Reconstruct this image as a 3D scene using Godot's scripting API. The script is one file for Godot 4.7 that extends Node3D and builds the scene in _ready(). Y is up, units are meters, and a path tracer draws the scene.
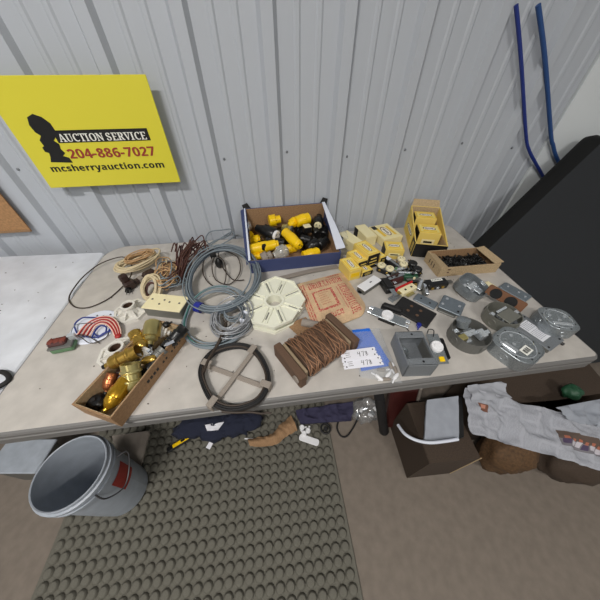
extends Node3D
# Cluttered folding table of electrical parts against a ribbed white wall.
# World: metres, y up, table top at y = 0.74, wall at z = -1.07.

const TOP := 0.74
var used := {}
var mats := {}
var rng := RandomNumberGenerator.new()
var tex_fine: NoiseTexture2D
var tex_blotch: NoiseTexture2D
var tex_streak: NoiseTexture2D
var tex_spangle: NoiseTexture2D

# ---------------------------------------------------------------- mesh builder
class B:
	var st: SurfaceTool
	var x := Transform3D.IDENTITY
	var g := 1
	func _init():
		st = SurfaceTool.new()
		st.begin(Mesh.PRIMITIVE_TRIANGLES)
	func flat(): st.set_smooth_group(-1)
	func smooth():
		g += 1
		st.set_smooth_group(g)
	func tri(a: Vector3, b: Vector3, c: Vector3):   # counter-clockwise from outside
		st.add_vertex(x * a)
		st.add_vertex(x * c)
		st.add_vertex(x * b)
	func quad(a: Vector3, b: Vector3, c: Vector3, d: Vector3):
		tri(a, b, c)
		tri(a, c, d)
	func ntri(a: Vector3, b: Vector3, c: Vector3, n: Vector3):
		if (b - a).cross(c - a).dot(n) < 0.0: tri(a, c, b)
		else: tri(a, b, c)
	func nquad(a: Vector3, b: Vector3, c: Vector3, d: Vector3, n: Vector3):
		ntri(a, b, c, n)
		ntri(a, c, d, n)
	func box(c: Vector3, s: Vector3, bev := 0.001):
		flat()
		var h := s * 0.5
		var b: float = minf(bev, minf(h.x, minf(h.y, h.z)) * 0.6)
		var sg := [-1.0, 1.0]
		var P := func(ax: int, i: float, j: float, k: float) -> Vector3:
			var v := Vector3(i * (h.x - b), j * (h.y - b), k * (h.z - b))
			v[ax] += b * Vector3(i, j, k)[ax]
			return c + v
		for s1 in sg:
			nquad(P.call(0, s1, -1.0, -1.0), P.call(0, s1, 1.0, -1.0), P.call(0, s1, 1.0, 1.0), P.call(0, s1, -1.0, 1.0), Vector3(s1, 0, 0))
			nquad(P.call(1, -1.0, s1, -1.0), P.call(1, 1.0, s1, -1.0), P.call(1, 1.0, s1, 1.0), P.call(1, -1.0, s1, 1.0), Vector3(0, s1, 0))
			nquad(P.call(2, -1.0, -1.0, s1), P.call(2, 1.0, -1.0, s1), P.call(2, 1.0, 1.0, s1), P.call(2, -1.0, 1.0, s1), Vector3(0, 0, s1))
			if b > 0.0:
				for s2 in sg:
					nquad(P.call(0, s1, s2, -1.0), P.call(1, s1, s2, -1.0), P.call(1, s1, s2, 1.0), P.call(0, s1, s2, 1.0), Vector3(s1, s2, 0))
					nquad(P.call(0, s1, -1.0, s2), P.call(2, s1, -1.0, s2), P.call(2, s1, 1.0, s2), P.call(0, s1, 1.0, s2), Vector3(s1, 0, s2))
					nquad(P.call(1, -1.0, s1, s2), P.call(2, -1.0, s1, s2), P.call(2, 1.0, s1, s2), P.call(1, 1.0, s1, s2), Vector3(0, s1, s2))
					for s3 in sg:
						ntri(P.call(0, s1, s2, s3), P.call(1, s1, s2, s3), P.call(2, s1, s2, s3), Vector3(s1, s2, s3))
	# turned profile: points (radius, y) from the bottom of the outside to the top
	func lathe(pr: PackedVector2Array, seg := 20, turn := 0.0):
		var last := Vector2.ZERO
		for i in pr.size() - 1:
			var dir := (pr[i + 1] - pr[i]).normalized()
			if i == 0 or absf(dir.angle_to(last)) > 0.6: smooth()
			last = dir
			for j in seg:
				var a0 := TAU * j / seg + turn
				var a1 := TAU * (j + 1) / seg + turn
				var p := Vector3(pr[i].x * cos(a0), pr[i].y, pr[i].x * sin(a0))
				var q := Vector3(pr[i + 1].x * cos(a0), pr[i + 1].y, pr[i + 1].x * sin(a0))
				var r := Vector3(pr[i + 1].x * cos(a1), pr[i + 1].y, pr[i + 1].x * sin(a1))
				var s := Vector3(pr[i].x * cos(a1), pr[i].y, pr[i].x * sin(a1))
				if pr[i + 1].x > 1e-5: tri(p, q, r)
				if pr[i].x > 1e-5: tri(p, r, s)
	func tube(path: PackedVector3Array, r: float, sides := 6, closed := false, r2 := -1.0):
		var n := path.size()
		if n < 2: return
		smooth()
		var rings := []
		var up := Vector3(0.13, 1, 0.07).normalized()
		for i in n:
			var d: Vector3
			if closed: d = path[(i + 1) % n] - path[(i + n - 1) % n]
			else: d = path[mini(i + 1, n - 1)] - path[maxi(i - 1, 0)]
			if d.length() < 1e-7: d = Vector3(0.001, 0, 0)
			d = d.normalized()
			var u := (up - d * up.dot(d))
			if u.length() < 0.05: u = d.cross(Vector3(0.3, 0.2, 1))
			u = u.normalized()
			up = u
			var w := d.cross(u)
			var rr := r if r2 < 0.0 else lerpf(r, r2, float(i) / (n - 1))
			var ring := PackedVector3Array()
			for k in sides:
				var a := TAU * k / sides
				ring.append(path[i] + (u * cos(a) + w * sin(a)) * rr)
			rings.append(ring)
		for i in (n if closed else n - 1):
			var A: PackedVector3Array = rings[i]
			var C: PackedVector3Array = rings[(i + 1) % n]
			for k in sides:
				var k1 := (k + 1) % sides
				quad(A[k], A[k1], C[k1], C[k])
		if not closed:
			flat()
			for k in range(1, sides - 1):
				tri(rings[0][0], rings[0][k + 1], rings[0][k])
				tri(rings[n - 1][0], rings[n - 1][k], rings[n - 1][k + 1])
	# flat plate of any outline (x, z) between two heights, with a chamfer at the top
	func plate(poly: PackedVector2Array, y0: float, y1: float, bev := 0.0):
		flat()
		var n := poly.size()
		var area := 0.0
		for i in n: area += poly[i].cross(poly[(i + 1) % n])
		var sgn := signf(area)
		var inn := PackedVector2Array()
		for i in n:
			var e0 := (poly[i] - poly[(i + n - 1) % n]).normalized()
			var e1 := (poly[(i + 1) % n] - poly[i]).normalized()
			var m := (Vector2(e0.y, -e0.x) + Vector2(e1.y, -e1.x)) * sgn
			m = m / maxf(0.4, m.length_squared() * 0.5)
			inn.append(poly[i] - m * bev)
		for i in n:
			var k := (i + 1) % n
			var e := poly[k] - poly[i]
			var nn := Vector3(e.y, 0, -e.x) * sgn
			var yb := y1 - bev
			nquad(v(poly[i], y0), v(poly[k], y0), v(poly[k], yb), v(poly[i], yb), nn)
			if bev > 0.0: nquad(v(poly[i], yb), v(poly[k], yb), v(inn[k], y1), v(inn[i], y1), nn + Vector3(0, nn.length(), 0))
		var idx := Geometry2D.triangulate_polygon(poly)
		for i in range(0, idx.size(), 3):
			ntri(v(inn[idx[i]], y1), v(inn[idx[i + 1]], y1), v(inn[idx[i + 2]], y1), Vector3.UP)
			ntri(v(poly[idx[i]], y0), v(poly[idx[i + 1]], y0), v(poly[idx[i + 2]], y0), Vector3.DOWN)
	func v(p: Vector2, y: float) -> Vector3: return Vector3(p.x, y, p.y)
	# band between two outlines of the same count
	func ring(o: PackedVector2Array, i_: PackedVector2Array, y0: float, y1: float):
		flat()
		var n := o.size()
		for i in n:
			var k := (i + 1) % n
			var e := (o[i] + o[k]) * 0.5 - (i_[i] + i_[k]) * 0.5
			var nn := Vector3(e.x, 0, e.y)
			nquad(v(o[i], y0), v(o[k], y0), v(o[k], y1), v(o[i], y1), nn)
			nquad(v(i_[i], y0), v(i_[k], y0), v(i_[k], y1), v(i_[i], y1), -nn)
			nquad(v(o[i], y1), v(o[k], y1), v(i_[k], y1), v(i_[i], y1), Vector3.UP)
			nquad(v(o[i], y0), v(o[k], y0), v(i_[k], y0), v(i_[i], y0), Vector3.DOWN)
	# sheet from rows of points, with a thickness below
	func sheet(rows: Array, th: float, crisp := false):
		var nr := rows.size()
		var nc: int = rows[0].size()
		if crisp: flat()
		else: smooth()
		for i in nr - 1:
			for j in nc - 1:
				nquad(rows[i][j], rows[i + 1][j], rows[i + 1][j + 1], rows[i][j + 1], Vector3.UP)
		var dn := Vector3(0, -th, 0)
		if not crisp: smooth()
		for i in nr - 1:
			for j in nc - 1:
				nquad(rows[i][j] + dn, rows[i + 1][j] + dn, rows[i + 1][j + 1] + dn, rows[i][j + 1] + dn, Vector3.DOWN)
		flat()
		var mid: Vector3 = rows[nr / 2][nc / 2]
		for i in nr - 1:
			for j in [0, nc - 1]:
				nquad(rows[i][j], rows[i + 1][j], rows[i + 1][j] + dn, rows[i][j] + dn, rows[i][j] - mid)
		for j in nc - 1:
			for i in [0, nr - 1]:
				nquad(rows[i][j], rows[i][j + 1], rows[i][j + 1] + dn, rows[i][j] + dn, rows[i][j] - mid)
	# lumpy rounded body
	func lump(c: Vector3, r: Vector3, seed_: int, amp := 0.2, fr := 2.0, nu := 20, nv := 12):
		smooth()
		var fn := FastNoiseLite.new()
		fn.seed = seed_
		fn.frequency = fr
		var P := func(i: int, j: int) -> Vector3:
			var a := TAU * (i % nu) / nu
			var b := PI * j / nv
			var d := Vector3(sin(b) * cos(a), -cos(b), sin(b) * sin(a))
			return c + d * r * (1.0 + amp * fn.get_noise_3dv(d))
		for i in nu:
			for j in nv:
				var p: Vector3 = P.call(i, j)
				var q: Vector3 = P.call(i, j + 1)
				var s: Vector3 = P.call(i + 1, j + 1)
				var t: Vector3 = P.call(i + 1, j)
				if j < nv - 1: tri(p, q, s)
				if j > 0: tri(p, s, t)
	func done() -> ArrayMesh:
		st.generate_normals()
		st.index()
		return st.commit()

# ---------------------------------------------------------------- naming and tagging
func numbered(n: String, where := "") -> String:
	var key := where + "/" + n
	if not used.has(key):
		used[key] = 0
		return n
	used[key] += 1
	return "%s_%03d" % [n, used[key]]

func tag(o: Node, label: String, category := "", group := "", kind := ""):
	if label: o.set_meta("label", label)
	if category: o.set_meta("category", category)
	if group: o.set_meta("group", group)
	if kind: o.set_meta("kind", kind)

func thing(n: String, label: String, cat: String, pos := Vector3.ZERO, yaw := 0.0, group := "") -> Node3D:
	var o := Node3D.new()
	o.name = numbered(n)
	add_child(o, true)
	o.position = pos
	o.rotation.y = yaw
	tag(o, label, cat, group)
	return o

func part(n: String, b: B, m: Material, p: Node = self, label := "") -> MeshInstance3D:
	return part_mesh(n, b.done(), m, p, label)

func part_mesh(n: String, me: Mesh, m: Material, p: Node = self, label := "") -> MeshInstance3D:
	var o := MeshInstance3D.new()
	o.mesh = me
	o.material_override = m
	o.name = numbered(n, "" if p == self else str(p.get_instance_id()))
	p.add_child(o, true)
	if label: o.set_meta("label", label)
	return o

func solo(n: String, b: B, m: Material, label: String, cat: String, pos := Vector3.ZERO, yaw := 0.0, group := "", kind := "") -> MeshInstance3D:
	var o := part(n, b, m)
	o.position = pos
	o.rotation.y = yaw
	tag(o, label, cat, group, kind)
	return o

func struct(n: String, b: B, m: Material, label := "", p: Node = self) -> MeshInstance3D:
	var o := part(n, b, m, p)
	if p == self:
		o.set_meta("kind", "structure")
		tag(o, label, "")
	return o

# a copy of a thing and its parts under the next number
func dup(o: Node3D, pos: Vector3, basis_: Basis, label: String) -> Node3D:
	var c: Node3D = o.duplicate()
	c.name = numbered(String(o.name))
	add_child(c, true)
	c.transform = Transform3D(basis_, pos)
	c.set_meta("label", label)
	return c

# ---------------------------------------------------------------- materials
func noise(seed_: int, fr: float, lo: float, hi: float, oct := 4) -> NoiseTexture2D:
	var t := NoiseTexture2D.new()
	var f := FastNoiseLite.new()
	f.seed = seed_
	f.frequency = fr
	f.fractal_octaves = oct
	t.noise = f
	t.width = 512
	t.height = 512
	t.seamless = true
	var gr := Gradient.new()
	gr.set_color(0, Color(lo, lo, lo))
	gr.set_color(1, Color(hi, hi, hi))
	t.color_ramp = gr
	return t

func mat(n: String, c := Color.WHITE, rough := 0.6, metal := 0.0, tex: Texture2D = null, scale := 4.0, bump := 0.0) -> StandardMaterial3D:
	if mats.has(n): return mats[n]
	var m := StandardMaterial3D.new()
	m.albedo_color = c
	m.roughness = rough
	m.metallic = metal
	if tex:
		m.albedo_texture = tex
		m.uv1_triplanar = true
		m.uv1_world_triplanar = true
		m.uv1_scale = Vector3.ONE * scale
	if bump > 0.0:
		m.heightmap_enabled = true
		m.heightmap_texture = tex_fine
		m.heightmap_scale = bump
	mats[n] = m
	return m

func glass_mat(n: String, c: Color, a: float) -> StandardMaterial3D:
	if mats.has(n): return mats[n]
	var m := StandardMaterial3D.new()
	m.albedo_color = Color(c.r, c.g, c.b, a)
	m.transparency = BaseMaterial3D.TRANSPARENCY_ALPHA
	m.roughness = 0.12
	mats[n] = m
	return m

# a picture printed flat on a card: the image fills the given quad
func print_mat(n: String, img: Image, rough := 0.6) -> StandardMaterial3D:
	if mats.has(n): return mats[n]
	var m := StandardMaterial3D.new()
	m.albedo_texture = ImageTexture.create_from_image(img)
	m.roughness = rough
	mats[n] = m
	return m

# thin printed card, local x by z, lying on y = 0; image top towards -z
func card(n: String, w: float, d: float, m: Material, p: Node, at := Vector3.ZERO, rot := Vector3.ZERO) -> MeshInstance3D:
	var st := SurfaceTool.new()
	st.begin(Mesh.PRIMITIVE_TRIANGLES)
	var c := [Vector3(-w / 2, 0, -d / 2), Vector3(w / 2, 0, -d / 2), Vector3(w / 2, 0, d / 2), Vector3(-w / 2, 0, d / 2)]
	var uv := [Vector2(0, 0), Vector2(1, 0), Vector2(1, 1), Vector2(0, 1)]
	for k in [0, 1, 2, 0, 2, 3]:
		st.set_normal(Vector3.UP)
		st.set_uv(uv[k])
		st.add_vertex(c[k] + Vector3(0, 0.0004, 0))
	for k in 4:
		var a: Vector3 = c[k]
		var b: Vector3 = c[(k + 1) % 4]
		var dn := Vector3(0, 0.0004, 0)
		for q in [a + dn, a, b + dn, b + dn, a, b]:
			st.set_normal((a + b).normalized())
			st.set_uv(Vector2(0.01, 0.01))
			st.add_vertex(q)
	var o := part_mesh(n, st.commit(), m, p)
	o.position = at
	o.rotation = rot
	return o

# printed sheet that follows a grid of points
func printed_sheet(n: String, rows: Array, m: Material, p: Node) -> MeshInstance3D:
	var st := SurfaceTool.new()
	st.begin(Mesh.PRIMITIVE_TRIANGLES)
	var nr := rows.size()
	var nc: int = rows[0].size()
	for i in nr - 1:
		for j in nc - 1:
			for k in [[i, j], [i, j + 1], [i + 1, j + 1], [i, j], [i + 1, j + 1], [i + 1, j]]:
				st.set_smooth_group(0)
				st.set_uv(Vector2(float(k[1]) / (nc - 1), float(k[0]) / (nr - 1)))
				st.add_vertex(rows[k[0]][k[1]])
	st.generate_normals()
	return part_mesh(n, st.commit(), m, p)

# lettering fitted to a width and height, in the plane x by y
func lettering(n: String, s: String, w: float, h: float, m: Material, p: Node, at: Vector3, rot := Vector3.ZERO, serif := false, bold := true) -> MeshInstance3D:
	var f := SystemFont.new()
	f.font_names = PackedStringArray(["Droid Serif" if serif else "Droid Sans"])
	f.font_weight = 700 if bold else 400
	var t := TextMesh.new()
	t.font = f
	t.text = s
	t.font_size = 48
	t.pixel_size = 0.001
	t.depth = 0.001
	var bb := t.get_aabb()
	var o := part_mesh(n, t, m, p)
	o.transform = Transform3D(Basis.from_euler(rot) * Basis.from_scale(Vector3(w / bb.size.x, h / bb.size.y, 1)), at)
	return o

# ---------------------------------------------------------------- shapes shared by several things
func circle(r: float, n := 24, rz := -1.0, c := Vector2.ZERO, turn := 0.0) -> PackedVector2Array:
	var o := PackedVector2Array()
	for i in n:
		var a := TAU * i / n + turn
		o.append(c + Vector2(r * cos(a), (rz if rz > 0.0 else r) * sin(a)))
	return o

func rounded(w: float, d: float, r: float, n := 5) -> PackedVector2Array:
	var o := PackedVector2Array()
	var k := 0
	for s in [Vector2(1, 1), Vector2(-1, 1), Vector2(-1, -1), Vector2(1, -1)]:
		var c := Vector2(s.x * (w / 2 - r), s.y * (d / 2 - r))
		for i in n + 1:
			var a := PI / 2 * (k + float(i) / n)
			o.append(c + Vector2(cos(a), sin(a)) * r)
		k += 1
	return o

func curve(pts: PackedVector3Array, closed := false, sub := 8) -> PackedVector3Array:
	var n := pts.size()
	var o := PackedVector3Array()
	for i in (n if closed else n - 1):
		var a: Vector3
		var b := pts[i]
		var c := pts[(i + 1) % n]
		var d: Vector3
		if closed:
			a = pts[(i + n - 1) % n]
			d = pts[(i + 2) % n]
		else:
			a = pts[maxi(i - 1, 0)]
			d = pts[mini(i + 2, n - 1)]
		for k in sub: o.append(b.cubic_interpolate(c, a, d, float(k) / sub))
	if not closed: o.append(pts[n - 1])
	return o

# wire wound round and round: irregular turns about the local origin
func winding(rx: float, rz: float, turns: float, jit: float, h: float, seed_: int, per := 36) -> PackedVector3Array:
	var r := RandomNumberGenerator.new()
	r.seed = seed_
	var k := []
	for i in int(turns) + 3: k.append([r.randf_range(-1, 1), r.randf_range(-1, 1), r.randf_range(-1, 1), r.randf(), r.randf_range(-1, 1)])
	var o := PackedVector3Array()
	for i in int(turns * per) + 1:
		var u := float(i) / per
		var a := TAU * u
		var q := int(u)
		var f := smoothstep(0.0, 1.0, u - q)
		var e := []
		for m in 5: e.append(lerpf(k[q][m], k[q + 1][m], f))
		var dr: float = e[0] * jit
		o.append(Vector3((rx + dr) * cos(a) + e[1] * jit * 0.7, e[3] * h + 0.15 * h * (1 + sin(2 * a + e[4] * 3)), (rz + dr) * sin(a) + e[2] * jit * 0.7))
	return o

func lay(b: B, at: Vector3, axis: Vector3):   # sets the builder so that local +y runs along axis
	b.x = Transform3D(basis_along(axis), at)

func basis_along(axis: Vector3) -> Basis:
	var y := axis.normalized()
	var xx := y.cross(Vector3(0.1, 0.2, 1)).normalized()
	if absf(y.y) > 0.9: xx = Vector3(1, 0, 0)
	var z := xx.cross(y).normalized()
	return Basis(y.cross(z).normalized(), y, z)

func rot_box(c: Vector3, s: Vector3, bev := 0.001) -> B:
	var b := B.new()
	b.box(c, s, bev)
	return b

# open carton: four side panels and a bottom, each a part; heights of the front, back and sides
func carton(o: Node3D, L: float, W: float, hf: float, hb: float, t: float, mo: Material, mi: Material):
	part("bottom_panel", rot_box(Vector3(0, t / 2, 0), Vector3(L - 2 * t, t, W - 2 * t), 0.0003), mi, o)
	part("side_panel", rot_box(Vector3(0, hf / 2, W / 2 - t / 2), Vector3(L, hf, t), 0.0006), mo, o)
	part("side_panel", rot_box(Vector3(0, hb / 2, -W / 2 + t / 2), Vector3(L, hb, t), 0.0006), mo, o)
	for s in [-1, 1]:
		var b := B.new()
		b.x = Transform3D(Basis(Vector3(0, 0, 1), Vector3(0, 1, 0), Vector3(-1, 0, 0)), Vector3(s * (L / 2 - t / 2), 0, 0))
		b.flat()
		var z0 := -W / 2 + t
		var z1 := W / 2 - t
		for e in [-1, 1]:
			b.nquad(Vector3(z0, 0, e * t / 2), Vector3(z1, 0, e * t / 2), Vector3(z1, hf, e * t / 2), Vector3(z0, hb, e * t / 2), Vector3(0, 0, e))
		b.nquad(Vector3(z0, hb, -t / 2), Vector3(z1, hf, -t / 2), Vector3(z1, hf, t / 2), Vector3(z0, hb, t / 2), Vector3.UP)
		b.nquad(Vector3(z0, 0, -t / 2), Vector3(z1, 0, -t / 2), Vector3(z1, 0, t / 2), Vector3(z0, 0, t / 2), Vector3.DOWN)
		part("side_panel", b, mo, o)
	# paper lining in the inner colour
	part("lining", rot_box(Vector3(0, hb / 2, -W / 2 + t * 1.3), Vector3(L - 2 * t, hb - 0.002, t * 0.5), 0.0), mi, o)
	part("lining", rot_box(Vector3(0, hf / 2, W / 2 - t * 1.3), Vector3(L - 2 * t, hf - 0.002, t * 0.5), 0.0), mi, o)
	for s in [-1, 1]:
		part("lining", rot_box(Vector3(s * (L / 2 - t * 1.3), hf / 2, 0), Vector3(t * 0.5, hf - 0.002, W - 2.6 * t), 0.0), mi, o)

func _ready():
	rng.seed = 7
	# camera
	var cam := Camera3D.new()
	cam.name = "camera"
	add_child(cam)
	cam.position = Vector3(0, 1.34, 0)
	cam.rotation_degrees = Vector3(-45, -7.5, 0)
	cam.fov = 2.0 * rad_to_deg(atan(300.0 / 246.0))
	cam.near = 0.01
	cam.current = true
	# environment
	var we := WorldEnvironment.new()
	we.name = "environment"
	var env := Environment.new()
	env.background_mode = Environment.BG_COLOR
	env.background_color = Color(0.5, 0.52, 0.55)
	env.tonemap_mode = Environment.TONE_MAPPER_LINEAR
	env.tonemap_exposure = 1.7
	env.sdfgi_enabled = true
	env.ssao_enabled = true
	env.ssil_enabled = true
	we.environment = env
	add_child(we)
	# ceiling lamps: fluorescent strips, the nearest one to the left of the table
	ceiling_lamp(Vector3(-0.95, 2.92, 0.75), 3.1, "white fluorescent strip on ceiling nearest above the long table")
	ceiling_lamp(Vector3(-1.1, 2.92, 2.8), 1.3, "white fluorescent strip on ceiling at the left rear of room")
	ceiling_lamp(Vector3(1.1, 2.92, 1.8), 2.1, "white fluorescent strip on ceiling at the right rear of room")
	make_materials()
	room()
	tables()
	slab()
	# large boxes and things on the table, back to front
	wall_items()
	blue_box()
	cartons()
	screw_box()
	brass_box()
	reel_white()
	paper_bag()
	copper_reel()
	ring_spool()
	coils()
	left_group()
	switch_group()
	socket_group()
	metal_boxes()
	tags_and_bag()
	under_table()

func make_materials():
	tex_fine = noise(3, 0.09, 0.78, 1.0, 4)
	tex_blotch = noise(11, 0.012, 0.9, 1.0, 5)
	tex_spangle = noise(23, 0.05, 0.6, 1.0, 2)
	tex_streak = noise(19, 0.03, 0.55, 1.0, 4)
	mat("wall", Color(0.715, 0.735, 0.765), 0.45)
	mat("plain_wall", Color(0.86, 0.88, 0.89), 0.6)
	mat("floor", Color(0.50, 0.46, 0.42), 0.85, 0.0, tex_blotch, 3.0, 0.02)
	mat("ceiling", Color(0.85, 0.86, 0.86), 0.8)
	mat("table", Color(0.775, 0.755, 0.73), 0.5, 0.0, tex_blotch, 2.2, 0.02)
	mat("table_edge", Color(0.43, 0.425, 0.42), 0.5)
	mat("white_top", Color(0.88, 0.895, 0.925), 0.5, 0.0, tex_blotch, 1.3)
	mat("dirt", Color(0.34, 0.31, 0.28), 0.9)
	mat("steel_leg", Color(0.35, 0.35, 0.36), 0.5, 0.6)
	mat("charcoal", Color(0.19, 0.20, 0.215), 0.95, 0.0, tex_fine, 9.0)
	mat("black_cloth", Color(0.03, 0.035, 0.04), 0.95)
	mat("kraft", Color(0.66, 0.52, 0.38), 0.85, 0.0, tex_fine, 3.0)
	mat("kraft_light", Color(0.80, 0.70, 0.55), 0.85, 0.0, tex_fine, 3.0)
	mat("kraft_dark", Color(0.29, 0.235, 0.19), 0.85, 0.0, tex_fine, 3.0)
	mat("ply", Color(0.74, 0.56, 0.38), 0.75, 0.0, tex_fine, 2.0)
	mat("blue_card", Color(0.23, 0.27, 0.43), 0.6)
	mat("white_card", Color(0.86, 0.88, 0.93), 0.6)
	mat("yellow_plastic", Color(0.97, 0.80, 0.05), 0.35)
	mat("yellow_card", Color(0.90, 0.79, 0.42), 0.55)
	mat("yellow_sign", Color(0.87, 0.83, 0.24), 0.4)
	mat("cream_card", Color(0.93, 0.88, 0.68), 0.6)
	mat("black_print", Color(0.06, 0.055, 0.06), 0.5)
	mat("red_print", Color(0.60, 0.20, 0.17), 0.6)
	mat("white_print", Color(0.93, 0.93, 0.90), 0.5)
	mat("black_plastic", Color(0.075, 0.075, 0.08), 0.35)
	mat("black_rubber", Color(0.10, 0.095, 0.10), 0.7)
	mat("brown_plastic", Color(0.20, 0.13, 0.11), 0.4)
	mat("maroon_plastic", Color(0.27, 0.12, 0.11), 0.4)
	mat("bakelite", Color(0.46, 0.31, 0.21), 0.4)
	mat("ivory", Color(0.92, 0.88, 0.72), 0.4)
	mat("white_plastic", Color(0.92, 0.92, 0.93), 0.35)
	mat("porcelain", Color(0.85, 0.84, 0.81), 0.25)
	mat("cream_plastic", Color(0.91, 0.91, 0.84), 0.4)
	mat("steel", Color(0.74, 0.77, 0.79), 0.33, 0.6, tex_spangle, 12.0)
	mat("steel_bright", Color(0.86, 0.88, 0.90), 0.22, 0.7)
	mat("steel_dull", Color(0.49, 0.49, 0.475), 0.5, 0.35, tex_fine, 14.0)
	mat("steel_blue", Color(0.50, 0.54, 0.575), 0.45, 0.3, tex_fine, 9.0)
	mat("grey_paint", Color(0.53, 0.55, 0.57), 0.5, 0.1, tex_fine, 6.0)
	mat("olive_paint", Color(0.47, 0.47, 0.44), 0.45, 0.25)
	mat("brass", Color(0.72, 0.59, 0.29), 0.28, 0.8)
	mat("brass_pale", Color(0.76, 0.71, 0.48), 0.28, 0.8)
	mat("gold", Color(0.76, 0.59, 0.17), 0.25, 0.75)
	mat("copper", Color(0.68, 0.42, 0.27), 0.35, 0.8)
	mat("copper_wire", Color(0.34, 0.26, 0.21), 0.5, 0.2)
	mat("copper_mid", Color(0.46, 0.345, 0.27), 0.45, 0.3)
	mat("copper_wire_light", Color(0.66, 0.50, 0.385), 0.38, 0.4)
	mat("wood_old", Color(0.42, 0.32, 0.25), 0.8, 0.0, tex_fine, 9.0)
	mat("wood_pale", Color(0.66, 0.58, 0.47), 0.8, 0.0, tex_fine, 9.0)
	mat("wood_grey", Color(0.64, 0.60, 0.56), 0.8, 0.0, tex_fine, 9.0)
	mat("cable_grey", Color(0.48, 0.52, 0.55), 0.5)
	mat("cable_slate", Color(0.36, 0.40, 0.44), 0.45)
	mat("cable_silver", Color(0.66, 0.67, 0.69), 0.35, 0.4)
	mat("cable_teal", Color(0.25, 0.45, 0.43), 0.5)
	mat("cord_beige", Color(0.80, 0.74, 0.61), 0.6)
	mat("cord_tan", Color(0.72, 0.58, 0.42), 0.6)
	mat("cord_brown", Color(0.32, 0.20, 0.17), 0.6)
	mat("cord_dark", Color(0.23, 0.19, 0.16), 0.6)
	mat("wire_red", Color(0.66, 0.17, 0.17), 0.45)
	mat("rust", Color(0.45, 0.20, 0.15), 0.7)
	mat("wire_pink", Color(0.92, 0.78, 0.72), 0.45)
	mat("wire_blue", Color(0.13, 0.20, 0.50), 0.45)
	mat("blue_plastic", Color(0.10, 0.42, 0.85), 0.35)
	mat("blue_nut", Color(0.12, 0.16, 0.55), 0.35)
	mat("green_plastic", Color(0.12, 0.30, 0.20), 0.5)
	mat("green_tag", Color(0.36, 0.50, 0.36), 0.5)
	mat("red_plastic", Color(0.75, 0.10, 0.10), 0.4)
	mat("paper_white", Color(0.93, 0.93, 0.96), 0.8)
	mat("news_white", Color(0.66, 0.67, 0.70), 0.85)
	mat("paper_grey", Color(0.62, 0.64, 0.68), 0.8, 0.0, tex_blotch, 3.0)
	mat("navy_cloth", Color(0.14, 0.16, 0.24), 0.95, 0.0, tex_fine, 12.0)
	mat("mat_rubber", Color(0.45, 0.44, 0.40), 0.85, 0.0, tex_fine, 8.0)
	mat("bucket", Color(0.66, 0.69, 0.73), 0.45, 0.0, tex_blotch, 3.0)
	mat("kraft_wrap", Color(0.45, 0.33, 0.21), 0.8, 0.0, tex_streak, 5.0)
	glass_mat("film", Color(0.93, 0.95, 0.97), 0.10)
	glass_mat("clear_plastic", Color(0.80, 0.80, 0.78), 0.4)

func ceiling_lamp(at: Vector3, power: float, label: String):
	var o := thing("ceiling_lamp", label, "lamp", at, 0.0, "fluorescent strips on the ceiling")
	mat("lamp_white", Color(0.9, 0.9, 0.9), 0.5)
	part("housing", rot_box(Vector3(0, 0.045, 0), Vector3(0.8, 0.07, 0.20), 0.01), mats["lamp_white"], o)
	var m := StandardMaterial3D.new()
	m.albedo_color = Color(0.9, 0.9, 0.9)
	m.emission_enabled = true
	m.emission = Color(1.0, 0.98, 0.95)
	m.emission_energy_multiplier = 3.0
	var d := part("diffuser", rot_box(Vector3(0, 0.0, 0), Vector3(0.72, 0.02, 0.14), 0.006), m, o)
	d.name = "diffuser"
	var l := AreaLight3D.new()
	l.name = "strip_light"
	l.area_size = Vector2(0.7, 0.12)
	l.light_color = Color(1.0, 0.985, 0.965)
	l.light_energy = power
	l.area_range = 12.0
	l.shadow_enabled = true
	l.position = Vector3(0, -0.02, 0)
	l.rotation_degrees = Vector3(-90, 0, 0)
	o.add_child(l)

func slab_box(a: Vector3, c: Vector3) -> B: return rot_box((a + c) / 2, c - a, 0.0)

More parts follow.
